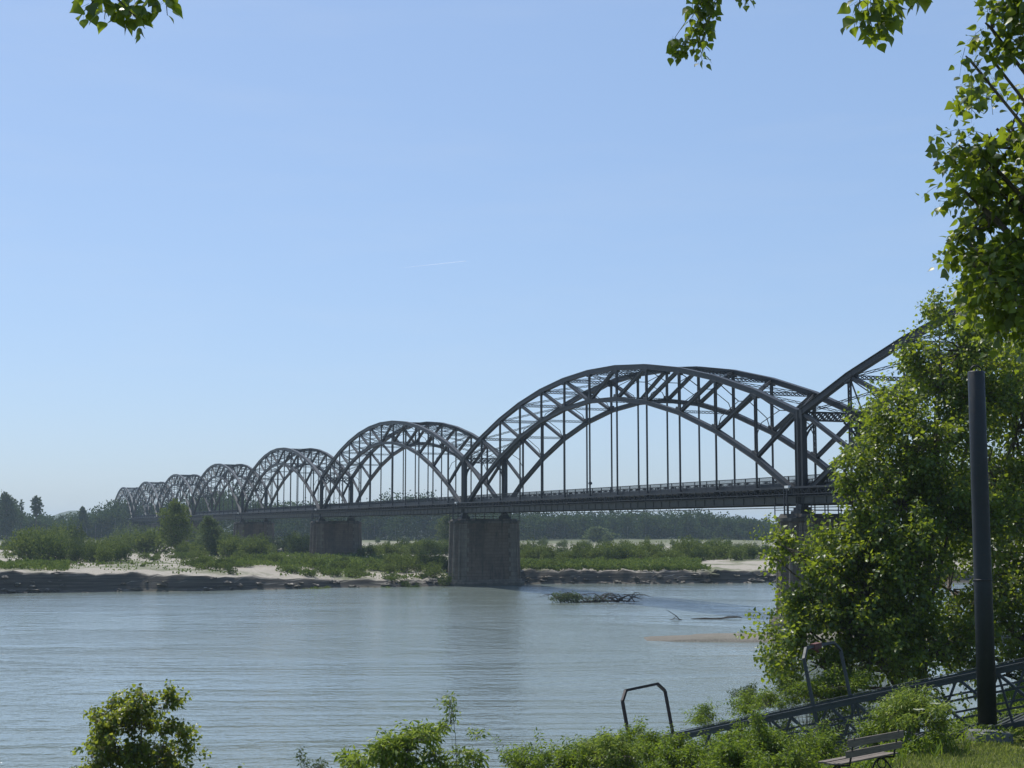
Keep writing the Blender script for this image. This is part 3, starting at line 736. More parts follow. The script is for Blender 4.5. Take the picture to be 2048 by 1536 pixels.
# ------------------------------------------------------------------ far vegetation
def crown_cards(center, r, n, size, up=0.3):
    """leaf clumps on and in an uneven crown; returns C, T, N, S"""
    d = rand_dir(n, 0.15); rad = rng.random(n) ** 0.4
    lump = 1 + 0.22 * np.sin(d[:, 0] * 5 + center[0]) * np.cos(d[:, 1] * 4 + center[1]) + 0.18 * np.sin(d[:, 2] * 7 + center[0] * 3)
    C = center + d * (rad * lump)[:, None] * r
    T = d * 0.6 + rand_dir(n) * 0.7 + np.array((0, 0, up)); Nn = d * 0.5 + rand_dir(n) + np.array((0, 0, .5))
    return C, T, Nn, size * (0.6 + 0.8 * rng.random(n))
def cat(L): return [np.concatenate([l[k] for l in L]) for k in range(4)]

# far woods: one mass
prof = [(-260, 985), (-60, 978), (0, 990), (25, 1003), (45, 1028), (120, 1030), (180, 1026), (205, 1010), (235, 998), (280, 1000), (330, 1004), (400, 985), (440, 975), (480, 972), (510, 990), (540, 1008), (570, 1000),
        (620, 1004), (680, 1012), (745, 1002), (770, 988), (850, 986), (885, 998), (930, 1008), (1000, 1018), (1080, 1023), (1300, 1022), (1400, 1021), (1440, 1029), (1500, 1034), (1540, 1042), (1600, 1050), (1800, 1048), (2300, 1040)]
L = []; trunks = MB()
pxs = [p[0] for p in prof]; pys = [p[1] for p in prof]
for row, (Yb, dy) in enumerate(((600, 9), (640, 4), (680, 0))):
    x = -260.0
    while x < 2300:
        x += rng.uniform(10, 19)
        Y = Yb + rng.uniform(-16, 16); top = np.interp(x, pxs, pys) + dy + rng.uniform(-2.5, 5)
        if 1030 < x < 1570: top = np.interp(x, pxs, pys) + dy + rng.uniform(-1, 3)
        zt = P(x, top, Y)[2]; X = P(x, top, Y)[0]; zb = 2.0; h = zt - zb
        if row == 0 and rng.random() < 0.3: h *= rng.uniform(0.4, 0.7)
        wd = rng.uniform(2.4, 4.2) if 1030 < x < 1570 else rng.uniform(3.2, 6.0)
        n = 620 if row == 0 else 360
        c0 = np.array((X, Y, zb + h * 0.56))
        L.append(crown_cards(c0, np.array((wd, wd, h * 0.46)), n, 0.95))
        if rng.random() < 0.8:
            L.append(crown_cards(c0 + np.array((rng.uniform(-2, 2), rng.uniform(-2, 0), -h * 0.15)), np.array((wd * 0.9, wd, h * 0.34)), n // 3, 0.9))
        if row == 0: L.append(crown_cards(np.array((X, Y - 3, zb + 1.2)), np.array((wd * 1.3, 2.5, rng.uniform(1.4, 2.6))), 110, 0.9))
        if row == 0: trunks.tube([(X, Y - wd * .8, zb), (X + .2, Y - wd * .8, zb + h * 0.6)], [0.16, 0.1], 4)
C, T, Nn, Sz = cat(L)
# tint varies by tree rather than leaf by leaf
rn = np.concatenate([np.clip(rng.uniform(0.1, 0.9) + 0.25 * rng.normal(size=len(l[0])) * 0.8, 0, 1) for l in L])
w_ = link("far_woods", leaves_mesh("far_woods", C, T, Nn, Sz, T_CARD, M['forest'], rn)); tag(w_, "hazy blue green woods along the far bank", "woods", kind="stuff")
trunks.obj("far_trunks", M['palebark'])
tag(bpy.data.objects["far_trunks"], "pale thin trunks at the edge of the far woods", "woods", kind="stuff")
# low hills on the horizon
hv = []; n = 160
for i in range(n + 1):
    px = -400 + 2800 * i / n; X = (px - 1024) / 2854 * 1500
    h = 11 + 9 * math.exp(-((px - 120) / 160.0) ** 2) + 4 * math.sin(i * 0.31) + 3 * math.sin(i * 0.77) 
    hv += [(X, 1500, 1.5), (X, 1640, h), (X, 1900, 1.5)]
hf = []
for i in range(n): hf += [(3 * i, 3 * i + 3, 3 * i + 4, 3 * i + 1), (3 * i + 1, 3 * i + 4, 3 * i + 5, 3 * i + 2)]
me = bpy.data.meshes.new("hills"); me.from_pydata(hv, [], hf); me.materials.append(plain("hill_woods", (0.06, 0.08, 0.05), 0.95)); tag(link("hills", me), kind="structure")

# shrub kinds for the island
def shrub_proto(name, h, w, mat, n, size, bare=False, tmpl=T_CARD, stems=5):
    root = thing(name, "x", "shrub"); L = []; lb = MB()
    k = max(4, int(w * 1.6))
    for j in range(k):
        an = 2 * math.pi * j / k + rng.uniform(-.4, .4); rr = w * 0.5 * rng.uniform(0.15, 0.78)
        hh = h * rng.uniform(0.55, 1.0) * (1 - 0.35 * rr / (w * 0.5))
        c = np.array((rr * math.cos(an), rr * math.sin(an), hh * 0.52)); r = np.array((w * 0.23, w * 0.23, hh * 0.52)) * rng.uniform(0.8, 1.15)
        L.append(crown_cards(c, r, int(n / k), size, 0.5))
        # a few upright tips that break the outline
        for _ in range(5):
            t = c + np.array((rng.normal() * r[0] * .5, rng.normal() * r[1] * .5, r[2] * rng.uniform(0.75, 1.05))); m = 7
            zz = np.linspace(0, h * 0.16, m); Cc = t + np.stack([rng.normal(size=m) * size * .4, rng.normal(size=m) * size * .4, zz], 1)
            L.append((Cc, rand_dir(m, 1.2), rand_dir(m, .4), np.full(m, size * 0.7)))
        lb.tube([(0.1 * math.cos(an), 0.1 * math.sin(an), -0.2), (c[0] * .6, c[1] * .6, c[2] * 0.6), tuple(c)], [0.07, 0.05, 0.03], 4)
    C, T, Nn, Sz = cat(L); C[:, 2] = np.maximum(C[:, 2], 0.02)
    link("foliage", leaves_mesh("foliage", C, T, Nn, Sz, tmpl, M[mat]), root); lb.obj("stems", M['bark'], root)
    return root
GRP = "shrubs on the sandy island"
protos = {
    'green': [shrub_proto("river_shrub", 4.2, 5.0, 'shrub', 1500, 0.34), shrub_proto("river_shrub", 3.4, 6.0, 'shrub', 1600, 0.32), shrub_proto("river_shrub", 4.4, 3.6, 'shrubdark', 1500, 0.3)],
    'willow': [shrub_proto("willow_shrub", 4.6, 5.0, 'willow', 1400, 0.34), shrub_proto("willow_shrub", 3.6, 4.6, 'willow', 1200, 0.32), shrub_proto("willow_shrub", 4.8, 3.2, 'willow', 900, 0.3)],
    'low': [shrub_proto("low_bush", 1.7, 3.6, 'shrub', 900, 0.22), shrub_proto("low_bush", 1.3, 3.0, 'tuft', 900, 0.20), shrub_proto("low_bush", 1.6, 2.2, 'shrubdark', 600, 0.2)],
}
PH = {'green': (4.2, 3.4, 4.4), 'willow': (4.6, 3.6, 4.8), 'low': (1.7, 1.3, 1.6)}
first_used = {}
LBL = {'green': "leafy green shrub on the sandy island", 'willow': "grey green willow shrub on the sandy island", 'low': "low dense bush at the edge of the island sand"}
def put_shrub(kind, px, py, hpx, label=None, group=None, wmul=1.0):
    i = random.randrange(3); pr = protos[kind][i]
    Y = gy(py, 2.2); X = (px - 1024) / 2854 * Y; g = gz(X, Y); 
    sc = hpx * Y / 2854 / PH[kind][i]
    rz = random.uniform(0, 6.28); s = (sc * wmul * random.uniform(.75, 1.3), sc * wmul * random.uniform(.75, 1.3), sc * random.uniform(.8, 1.2))
    key = (kind, i)
    if key not in first_used: first_used[key] = 1; r = pr; r.location = (X, Y, g - 0.05); r.rotation_euler = (0, 0, rz); r.scale = s
    else: r = copy_tree(pr, (X, Y, g - 0.05), rz, s)
    r['label'] = label or LBL[kind]; r['group'] = group or {'green': "leafy green shrubs on the island", 'willow': "grey green willow shrubs on the island", 'low': "low bushes along the island sand"}[kind]
    return r
random.seed(11)
bands = [  # kind, px0, px1, base row0, row1, h0, h1, count
    ('green', 55, 125, 1124, 1128, 45, 62, 3), ('green', 130, 255, 1124, 1129, 40, 52, 7), ('green', 70, 150, 1104, 1112, 42, 62, 5), ('green', 150, 320, 1106, 1112, 36, 50, 8),
    ('willow', 5, 70, 1098, 1104, 20, 32, 4), ('low', 0, 60, 1100, 1106, 8, 14, 6), ('willow', 230, 320, 1094, 1100, 42, 56, 5),
    ('green', 360, 430, 1112, 1118, 24, 40, 6), ('willow', 380, 470, 1096, 1110, 45, 62, 6), ('green', 430, 520, 1112, 1119, 32, 44, 8), ('green', 470, 540, 1098, 1106, 16, 34, 6),
    ('low', 345, 400, 1118, 1122, 10, 16, 6), ('low', 380, 490, 1130, 1143, 14, 24, 12), ('low', 465, 560, 1122, 1134, 14, 22, 12), ('low', 560, 760, 1128, 1143, 12, 20, 26),
    ('willow', 535, 625, 1096, 1104, 22, 38, 8), ('green', 575, 630, 1100, 1108, 26, 44, 4), ('green', 700, 780, 1108, 1116, 18, 30, 7), ('green', 760, 900, 1104, 1112, 24, 42, 14), ('green', 775, 895, 1128, 1138, 26, 38, 9),
    ('low', 770, 895, 1138, 1146, 14, 22, 10), ('green', 1040, 1200, 1112, 1121, 22, 40, 15), ('willow', 1040, 1540, 1108, 1116, 20, 36, 22), ('green', 1200, 1540, 1116, 1124, 28, 46, 24), ('low', 1040, 1150, 1124, 1134, 12, 18, 10),
    ('low', 60, 330, 1128, 1138, 5, 12, 9), ('low', 80, 170, 1122, 1127, 10, 16, 5), ('low', 290, 320, 1120, 1124, 10, 14, 3), ('willow', 1060, 1500, 1092, 1098, 8, 20, 16), ('willow', 560, 900, 1088, 1094, 8, 18, 12),
    ('low', 1260, 1410, 1134, 1141, 8, 13, 8), ('low', 560, 720, 1146, 1154, 5, 9, 8), ('low', 500, 900, 1118, 1126, 10, 16, 14),
]
for (k, x0, x1, y0, y1, h0, h1, c) in bands:
    for j in range(c):
        put_shrub(k, x0 + (x1 - x0) * (j + random.random()) / c, random.uniform(y0, y1), random.uniform(h0, h1))
for k in protos:
    for i in (0, 1, 2):
        if (k, i) not in first_used: put_shrub(k, 600, 1110, 20)

ORD = "first second third fourth fifth sixth seventh eighth ninth tenth eleventh twelfth thirteenth fourteenth fifteenth sixteenth seventeenth eighteenth nineteenth twentieth".split()
ORD += ["twenty-" + q for q in ORD[:9]] + ["thirtieth"] + ["thirty-" + q for q in ORD[:9]]
ZN = [(-99, 160, "near the left edge"), (160, 330, "left of the tall dark tree"), (330, 470, "around the tall dark tree"), (470, 620, "left of the first island pier"), (620, 740, "before the first island pier"),
      (740, 960, "just left of the river pier"), (960, 1250, "just right of the river pier"), (1250, 1420, "beneath the biggest arch"), (1420, 2000, "beside the near poplar")]
cells = {}
for o in [o for o in COL.objects if o.parent is None and o.get('category') == 'shrub' and o.get('group')]:
    x, y = o.location.x, o.location.y; px = 1024 + 2854 * x / y
    z = next(q for q in ZN if q[0] <= px < q[1] or q is ZN[-1]); rw = "front row" if y < 238 else "middle row" if y < 300 else "back row"
    cells.setdefault((o['label'].split(' on the')[0].split(' at the')[0], z[2], rw), []).append((px, o))
for (kd, zn, rw), L_ in cells.items():
    for k, (px, o) in enumerate(sorted(L_, key=lambda q: q[0])):
        o['label'] = (ORD[k] + " " if len(L_) > 1 else "") + kd + (" from left, " if len(L_) > 1 else " in the ") + rw + " " + zn

# individual trees that stand out
def far_tree(name, label, px, base_py, top_py, wpx, mat, n=3500, size=0.42, gz_=2.2, lean=0.0, trunkfrac=0.15, Y=None, sparse=False):
    Y = Y or gy(base_py, gz_); X = (px - 1024) / 2854 * Y; g = gz(X, Y); top = P(px, top_py, Y)[2]; h = top - g; w = wpx * Y / 2854 / 2
    root = thing(name, label, "tree", (X, Y, g)); b = MB()
    pts = [(lean * h * t * t, 0, h * t * 0.92) for t in (0, .2, .4, .6, .8, 1)]; b.tube(pts, [0.03 * h * (1 - .85 * t) * .6 for t in (0, .2, .4, .6, .8, 1)], 7); b.obj("trunk", M['bark'], root, smooth=True)
    L = []; lb = MB(); k = 16
    for j in range(k):
        t = trunkfrac + (1 - trunkfrac) * (j + .5) / k; an = j * 2.4
        tt = (t - trunkfrac) / (1 - trunkfrac); wr = w * max(0.5, 1 - abs(2 * tt - 0.95) ** 3.2) * rng.uniform(.75, 1.1)
        c = np.array((lean * h * t * t + math.cos(an) * wr * 0.5, math.sin(an) * wr * 0.5, h * t * 0.95)); r = np.array((wr * .55, wr * .55, h / k * rng.uniform(1.2, 2.0)))
        if sparse: r = r * 0.55
        L.append(crown_cards(c, r, n // k, size, .5)); i = min(4, int(t * 5)); lb.tube([pts[i], tuple(np.array(pts[i]) * .5 + c * .5), tuple(c)], [0.006 * h, 0.004 * h, 0.002 * h], 4)
    C, T, Nn, Sz = cat(L); link("foliage", leaves_mesh("foliage", C, T, Nn, Sz, T_CARD, M[mat]), root); lb.obj("branches", M['bark'], root)
    return root
far_tree("poplar_tree", "tall dark green tree on the island in front of the far arches", 352, 1112, 1004, 84, 'shrub', 6000, 0.38)
far_tree("willow_tree", "pale grey green leaning willow right of the tall dark island tree", 425, 1116, 1033, 66, 'willow', 3500, 0.34, lean=-0.1)
far_tree("willow_tree", "slim pale willow left of the river pier, half hidden behind it", 893, 1098, 1032, 46, 'willow', 3000, 0.4)
far_tree("broadleaf_tree", "tall round headed tree standing above the far woods at the left edge", 12, 1090, 988, 60, 'forest', 2600, 0.9, Y=560)
far_tree("broadleaf_tree", "lone tree with a top heavy crown on bare trunk above the left woods", 72, 1090, 992, 34, 'forest', 700, 0.8, Y=560, trunkfrac=0.6, sparse=True)
far_tree("broadleaf_tree", "thin sparse tree between the lone crown and the left edge trees", 42, 1090, 1000, 20, 'forest', 260, 0.7, Y=565, trunkfrac=0.3, sparse=True)
far_tree("broadleaf_tree", "small round tree above the woods left of the last arch", 165, 1090, 1014, 26, 'forest', 1200, 0.8, Y=585)
far_tree("broadleaf_tree", "large pale green tree at the foot of the far woods right of the river pier", 1195, 1092, 1056, 62, 'willow', 2200, 0.8, Y=520)
far_tree("broadleaf_tree", "round pale bush before the plantation in the middle of the far bank", 1216, 1092, 1070, 24, 'willow', 900, 0.7, Y=510)

# bright grass along the bank edges: nobody could count it
def blade_patch(name, label, pts_xy, hmin, hmax, mat, wide, tmpl=T_BLADE, lean=0.35, cat_="grass"):
    X, Y = pts_xy; Z = ground_z(X, Y) - 0.03; n = len(X)
    T = rng.normal(size=(n, 3)) * lean; T[:, 2] = 1; Nn = rand_dir(n); Nn[:, 2] *= 0.3
    h = rng.uniform(hmin, hmax, n)
    o = link(name, leaves_mesh(name, np.stack([X, Y, Z], 1), T, Nn, h, tmpl, M[mat], wide=wide)); tag(o, label, cat_, kind="stuff"); return o
def strip(px0, px1, py0, py1, n, ztab=2.0, clump=0.3):
    px = rng.uniform(px0, px1, n); py = rng.uniform(py0, py1, n) 
    Y = np.array([gy(q, ztab) for q in py]); X = (px - 1024) / 2854 * Y
    fs = far_shore(X); Y = np.maximum(Y, fs + 2.2 + rng.random(n) * 1.5)
    m = (np.sin(X * 0.9 + 1) * np.sin(Y * 0.5) + rng.normal(size=n) * 0.5) > -clump
    return X[m], Y[m]
st_ = [strip(-60, 140, 1128, 1143, 9000, 2.4, 1.0), strip(140, 480, 1126, 1150, 3000, 2.0, -0.5), strip(470, 800, 1116, 1140, 18000, 1.9, 0.8), strip(560, 900, 1140, 1158, 3500, 1.2, -0.2), strip(1040, 1400, 1124, 1142, 22000, 1.9, 0.9),
       strip(1380, 1420, 1136, 1142, 600, 1.8, 0.2), strip(1040, 1580, 1096, 1124, 5000, 2.2, -0.3), strip(-60, 900, 1092, 1124, 6000, 2.2, -0.4)]
Xg = np.concatenate([s[0] for s in st_]); Yg = np.concatenate([s[1] for s in st_])
n = len(Xg); hh = (0.35 + 0.45 * (0.5 + 0.5 * np.sin(Xg * 0.8 + 2 * np.sin(Yg * 0.4))) + 0.3 * np.sin(Xg * 2.3 + Yg) * np.sin(Yg * 1.3)).clip(0.15, 1.2)
Zg = ground_z(Xg, Yg) + hh * rng.random(n) ** 0.6 * 0.8; T = rand_dir(n, 1.3); Nn = rand_dir(n, 0.3)
rn = np.clip(0.45 + 0.3 * np.sin(Xg * 0.5) * np.sin(Yg * 0.6 + 1) + 0.22 * rng.normal(size=n), 0, 1)
tag(link("river_grass", leaves_mesh("river_grass", np.stack([Xg, Yg, Zg], 1), T, Nn, rng.uniform(0.2, 0.42, n), T_CARD, M['tuft'], rn)), "bright green grass fringe on top of the far river bank", "grass", kind="stuff")

b = MB(); k = 0
for _ in range(420):      # slumped lumps of silt and stones at the foot of the cut bank
    x = rng.uniform(-64, 44); y = far_shore(np.array([x]))[0] + rng.uniform(-0.3, 1.4); r_ = rng.uniform(0.1, 0.42) * (1.6 if x > 24 else 1)
    if rng.random() < 0.45 and -55 < x < 20: continue
    z = gz(x, y); pr = [(r_ * .75, 0), (r_, r_ * .3), (r_ * .7, r_ * .62), (r_ * .2, r_ * .8)]; n0 = b.n
    b.lathe(pr, (x, y, z - r_ * .15), 7); v = b.v[-1]; v += rng.normal(size=v.shape) * r_ * 0.16; v[:, 0] = x + (v[:, 0] - x) * rng.uniform(1, 2.4)
tag(b.obj("bank_rubble", M['ground']), "lumps of fallen silt and stones along the foot of the far bank", "rubble", kind="stuff")

# ------------------------------------------------------------------ driftwood in the river
def drift(name, label, px0, px1, py, hpx, nb, leafy):
    Y = gy(py, 0.0); X0 = (px0 - 1024) / 2854 * Y; X1 = (px1 - 1024) / 2854 * Y; Ln = X1 - X0; h = hpx * Y / 2854
    root = thing(name, label, "driftwood", (X0, Y, 0)); b = MB()
    b.tube([(0.2 * Ln, 0, -.15), (0.5 * Ln, 0.2, 0.12), (0.78 * Ln, 0.1, 0.18), (Ln, -0.1, 0.1)], [0.16, 0.13, 0.08, 0.02], 6)
    b.obj("trunk", M['deadwood'], root); b = MB(); tips = []
    for j in range(nb):
        s = rng.uniform(0.12, 0.95) * Ln; d = -1 if rng.random() < 0.75 else 1; L_ = rng.uniform(0.12, 0.34) * Ln; hh = h * rng.uniform(0.35, 1.0); o = rng.normal() * 0.5
        pts = [(s + d * L_ * t, o * t, 0.05 + hh * math.sin(min(1.0, t * 1.15) * math.pi * 0.8) * (1 - .1 * t)) for t in np.linspace(0, 1, 6)]
        b.tube(pts, [0.055, 0.048, 0.04, 0.03, 0.02, 0.012], 4); tips.append(pts)
        for _ in range(3):
            q = np.array(pts[rng.integers(1, 5)]); e = q + np.array((rng.normal() * .5, rng.normal() * .3, rng.uniform(-.3, .35))); b.tube([q, (q + e) / 2 + rng.normal(size=3) * .06, e], [.02, .015, .008], 3)
    b.obj("branches", M['deadwood'], root)
    if leafy:
        L = [crown_cards(np.array((Ln * f, 0, h * 0.4)), np.array((Ln * .1, .7, h * .5)), 500, 0.16) for f in (0.1, 0.2, 0.27)] + [crown_cards(np.array((Ln * .5, 0, h * .3)), np.array((Ln * .2, .5, h * .35)), 260, 0.13)]
        C, T, Nn, Sz = cat(L); C[:, 2] = np.maximum(C[:, 2], .02); link("foliage", leaves_mesh("foliage", C, T, Nn, Sz, T_CARD, M['willow']), root)
    return root
drift("driftwood", "stranded leafy tree crown lying in the river right of the river pier", 1100, 1278, 1205, 21, 34, True)
b = MB(); Y = gy(1240, 0); r = thing("driftwood", "thin bare branch sticking out of the water near the gravel bar", "driftwood", ((1362 - 1024) / 2854 * Y, Y, 0))
b.tube([(0, 0, -.2), (-.5, 0, .35), (-1.1, 0.1, .72), (-1.35, .1, .85)], [.05, .04, .025, .012], 5); b.tube([(-.5, 0, .35), (-.75, 0, .1), (-1.0, 0, .06)], [.03, .02, .01], 4); b.tube([(0, 0, .02), (-.6, 0, .1), (-1.1, .1, 0)], [.03, .03, .01], 4); b.obj("branch", M['deadwood'], r)
b = MB(); Y = gy(1238, 0); r = thing("driftwood", "long low log just breaking the water surface above the gravel bar", "driftwood", ((1430 - 1024) / 2854 * Y, Y, 0))
b.tube([(-2.2, 0, .0), (-1, .1, .05), (0, 0, .03), (1.2, 0, .12), (2.0, .1, .16), (2.25, .1, .1)], [.04, .07, .06, .06, .05, .03], 6); b.tube([(0.2, 0.3, .0), (1.2, .3, .22), (1.9, .2, .2)], [.03, .04, .03], 5); b.obj("log", M['deadwood'], r)

# ------------------------------------------------------------------ the gangway, hoops, pole, bench
GA = np.array((7.31, 34.95, 3.60)); GD = np.array((0.81, -0.58, 0.264)); GO = np.array((1.32, 1.85, 0.06)); 
GUP = np.cross(GO, GD); GUP = GUP / np.linalg.norm(GUP); GUP = GUP if GUP[2] > 0 else -GUP
gr = thing("gangway", "grey steel lattice gangway sloping down to the river below the poplar", "gangway", tuple(GA))
t0, t1 = -5.7, 9.5
for nm, o in (("side_truss", np.zeros(3)), ("side_truss", GO)):
    b = MB(); A = GD * t0 + o; B_ = GD * t1 + o; dn = -GUP * 1.2
    b.beam(A, B_, 0.09, 0.11, GUP); b.beam(A + GUP * 0.08, B_ + GUP * 0.08, 0.14, 0.018, GUP)
    b.beam(A + dn, B_ + dn, 0.10, 0.12, GUP)
    for f in (0.36, 0.70): b.beam(A + dn * f, B_ + dn * f, 0.04, 0.05, GUP)
    n = 9; dt = (t1 - t0) / n
    for j in range(n):
        a0 = GD * (t0 + dt * j) + o; a1 = GD * (t0 + dt * (j + 1)) + o; am = GD * (t0 + dt * (j + .5)) + o
        b.beam(a0 - GUP * .05, am + dn, 0.06, 0.075, GO); b.beam(a1 - GUP * .05, am + dn, 0.05, 0.07, GO)
        b.beam(a0, a0 + dn, 0.045, 0.05, GD) if j % 2 == 0 else None
    b.obj(nm, M['gang'], gr)
b = MB(); dn = -GUP * 1.15; b2 = np.array(GO) 
for j in range(60):
    q = GD * (t0 + (t1 - t0) * j / 59) + dn; b.beam(q, q + GO, 0.12, 0.035, GUP)
for j in range(10):
    q = GD * (t0 + (t1 - t0) * j / 9); b.beam(q + dn * 1.04, q + GO + dn * 1.04, 0.07, 0.09, GUP)
b.obj("walkway_grating", M['gang'], gr)
def hoop(t, label, mat, extra=0.0):
    base = GA + GD * t; root = thing("gangway_hoop", label, "hoop", tuple(base), 0, "hoops over the gangway"); b = MB()
    u = unit((GUP * 1.0 + np.array((0, 0, 0.35)))[None])[0]; w = GO; e = w / np.linalg.norm(w)
    pts = [-u * 0.35, u * 1.22, u * 1.47 + e * 0.26, u * 1.45 + w - e * 0.34, u * 1.22 + w, -u * 0.35 + w]
    nrm = GD / np.linalg.norm(GD)
    for p, q in zip(pts[:-1], pts[1:]): b.beam(p, q, 0.07, 0.07, nrm)
    b.obj("frame", mat, root); return root
h1 = hoop(-5.18, "dark brown steel hoop rising alone from the bushes against the water", M['hoopbrown'])
h2 = hoop(0.0, "grey steel hoop with a red band, standing on the gangway before the poplar", M['gang'])
b = MB(); u = unit((GUP + np.array((0, 0, 0.35)))[None])[0]; e = GO / np.linalg.norm(GO); c = u * 1.46 + e * 0.85
b.beam(c - e * .2, c + e * .2, .13, .14, (0, 0, 1)); b.beam(c - e * .06 - u * .06, c + e * .05 - u * .15, .05, .07, (1, 0, 0)); b.obj("red_band", M['red'], h2)

PY = 31.9; pb = P(1975, 1442, PY); pg = gz(pb[0], PY)
pr_ = thing("mooring_pole", "thick dark grey steel pole standing in front of the gangway and poplar", "pole", (pb[0], PY, pb[2] - 0.05))
Hp = P(1950, 740, PY)[2] - pb[2]
b = MB(); b.lathe([(0.205, 0), (0.2, Hp * 0.4), (0.195, Hp * 0.42), (0.19, Hp * 0.7), (0.185, Hp), (0.17, Hp + 0.02)], k=28); b.obj("shaft", M['pole'], pr_, smooth=True)
b = MB(); b.tube([(0.13 * math.cos(a), 0, Hp + 0.02 + 0.13 * math.sin(a)) for a in np.linspace(0, math.pi, 9)], 0.018, 6); b.obj("lifting_ring", M['iron'], pr_, smooth=True)
b = MB(); b.lathe([(0.208, Hp * 0.40), (0.208, Hp * 0.405)], k=28); b.obj("weld_collar", M['iron'], pr_, smooth=True)
b = MB(); b.box((0.05, 0.1, -0.5), (0.8, 0.8, 0.62)); fb = b.obj("footing", plain("footing_concrete", (0.16, 0.17, 0.17), 0.9), pr_)

# bench, seen from behind, facing the river
bd = np.array((0.73, 0.684, 0)); bd /= np.linalg.norm(bd); fd = np.array((-bd[1], bd[0], 0))
bc = np.array((6.54, 26.41, 0)); g_ = gz(bc[0], bc[1])
bench = thing("park_bench", "weathered wooden slat bench with curled iron legs on the grass by the gangway", "bench", (bc[0], bc[1], 3.35), math.atan2(bd[1], bd[0]))
# local: x along the bench, y forward (towards the river)
b = MB()
for j in range(6): b.box((0, 0.05 + j * 0.085, 0.43 + 0.012 * abs(j - 2.5) - (0.02 if j > 4 else 0)), (1.86, 0.07, 0.028))
b.obj("seat", M['wood'], bench)
b = MB()
for (z, h_) in ((0.83, 0.13), (0.63, 0.12)): b.box((0, -0.07 - (z - .6) * .2, z), (1.8, 0.03, h_))
b.obj("backrest", M['wood'], bench)
for x in (-0.72, 0.72):
    b = MB()
    b.tube([(x, -0.11 - .02, 0.93), (x, -0.07, 0.66), (x, -0.02, 0.42), (x, 0.2, 0.39), (x, 0.5, 0.41)], [0.016, .02, .022, .02, .018], 6)
    b.tube([(x, 0.22, 0.39), (x, 0.10, 0.28), (x, -0.03, 0.12), (x, -0.12, -0.02)], 0.018, 6); b.tube([(x, 0.26, 0.39), (x, 0.38, 0.28), (x, 0.46, 0.12), (x, 0.54, -0.02)], 0.018, 6)
    b.tube([(x, 0.24 + 0.09 * math.cos(a), 0.27 + 0.09 * math.sin(a)) for a in np.linspace(0, 2 * math.pi, 14)], 0.013, 5)
    b.tube([(x, 0.24 + 0.24 * math.cos(a), 0.0 + 0.17 * math.sin(a)) for a in np.linspace(0, math.pi, 9)], 0.013, 5)
    b.obj("leg", M['iron'], bench, smooth=True)
b = MB(); b.tube([(-.72, .24, .1), (.72, .24, .1)], 0.012, 6); b.obj("tie_rod", M['iron'], bench)

# ------------------------------------------------------------------ near trees and bushes
def blob(px, py, Y, rx, rz=None, ry=None):
    """clump centred where (px, py) shows at depth Y; radii in metres"""
    return (P(px, py, Y), (rx, ry or rx, rz or rx * 0.9))
# the poplar thicket behind the gangway
bA = [blob(1925, 700, 43, 1.15, 1.1), blob(1872, 765, 43, 1.0), blob(1960, 800, 43, 1.6), blob(1795, 835, 42, .95), blob(1860, 900, 42, 1.6), blob(1765, 940, 42, 1.0), blob(1705, 1010, 41.5, 0.6, 0.45), blob(1800, 1010, 42, 1.5),
      blob(1900, 1050, 42, 1.6), blob(1690, 945, 41, 0.5, 0.28), blob(1750, 1080, 42, 1.2), blob(1700, 1120, 41, 1.1), blob(1655, 1130, 41, 0.8), blob(1605, 1115, 41, 0.55, 0.4), blob(1572, 1095, 41, .5, .3), blob(1555, 1120, 41, .3, .3), blob(1620, 1180, 41, 0.65), blob(1640, 1230, 41, 0.9), blob(1700, 1260, 41, 1.1), blob(1600, 1290, 41, 0.65),
      blob(1590, 1240, 41, .45), blob(1640, 1330, 41, 0.8), blob(1750, 1310, 41, 1.1), blob(1800, 1200, 42, 1.6), blob(1860, 1300, 42, 1.3), blob(1880, 645, 43.5, 0.45, .5), blob(1560, 1350, 41, .45), blob(1810, 1130, 41, 1.3), blob(1730, 1180, 41.5, 1.2)]
leafy_tree("poplar_tree", "big leafy poplar thicket behind the gangway, covering the right end of the bridge", "tree", (11.8, 43, gz(11.8, 43) - .2), P(1880, 720, 43), bA, 3900, 0.132, 19, T_MED, 'poplar', 0.2,
           extra=[(P(1560, 1240, 41), (-1, 0, .5), 1.1), (P(1545, 1270, 41), (-1, 0, .35), 1.0), (P(1570, 1200, 41), (-.6, 0, 1.2), .8), (P(1550, 1090, 41), (-.5, 0, .5), .5), (P(1870, 640, 43.5), (0, 0, 1), .8), (P(1835, 690, 43), (-.6, 0, 1), .8)])
bB = [blob(2030, 740, 45, 1.4), blob(1975, 930, 45, 1.2), blob(2010, 1060, 44.5, 1.3), blob(2010, 1350, 43.5, 1.0), blob(1990, 640, 46, 1.6), blob(2060, 720, 46, 1.8), blob(2030, 860, 46, 2), blob(2100, 1000, 46, 2.2), blob(2000, 1000, 45, 1.6), blob(2020, 1130, 45, 1.8), blob(1960, 1180, 44, 1.4), blob(2040, 1270, 44, 1.8), blob(1950, 1290, 43, 1.2),
      blob(2150, 1200, 45, 2.2), blob(2150, 800, 46, 2.4), blob(2120, 620, 47, 2), blob(2200, 1020, 47, 2.5), blob(1900, 1180, 44, 1.3)]
leafy_tree("poplar_tree", "dark leafy poplar at the right edge behind the mooring pole", "tree", (17.0, 46, gz(17, 46) - .2), P(2070, 640, 46), bB, 3600, 0.145, 18, T_MED, 'poplar', 0.22)

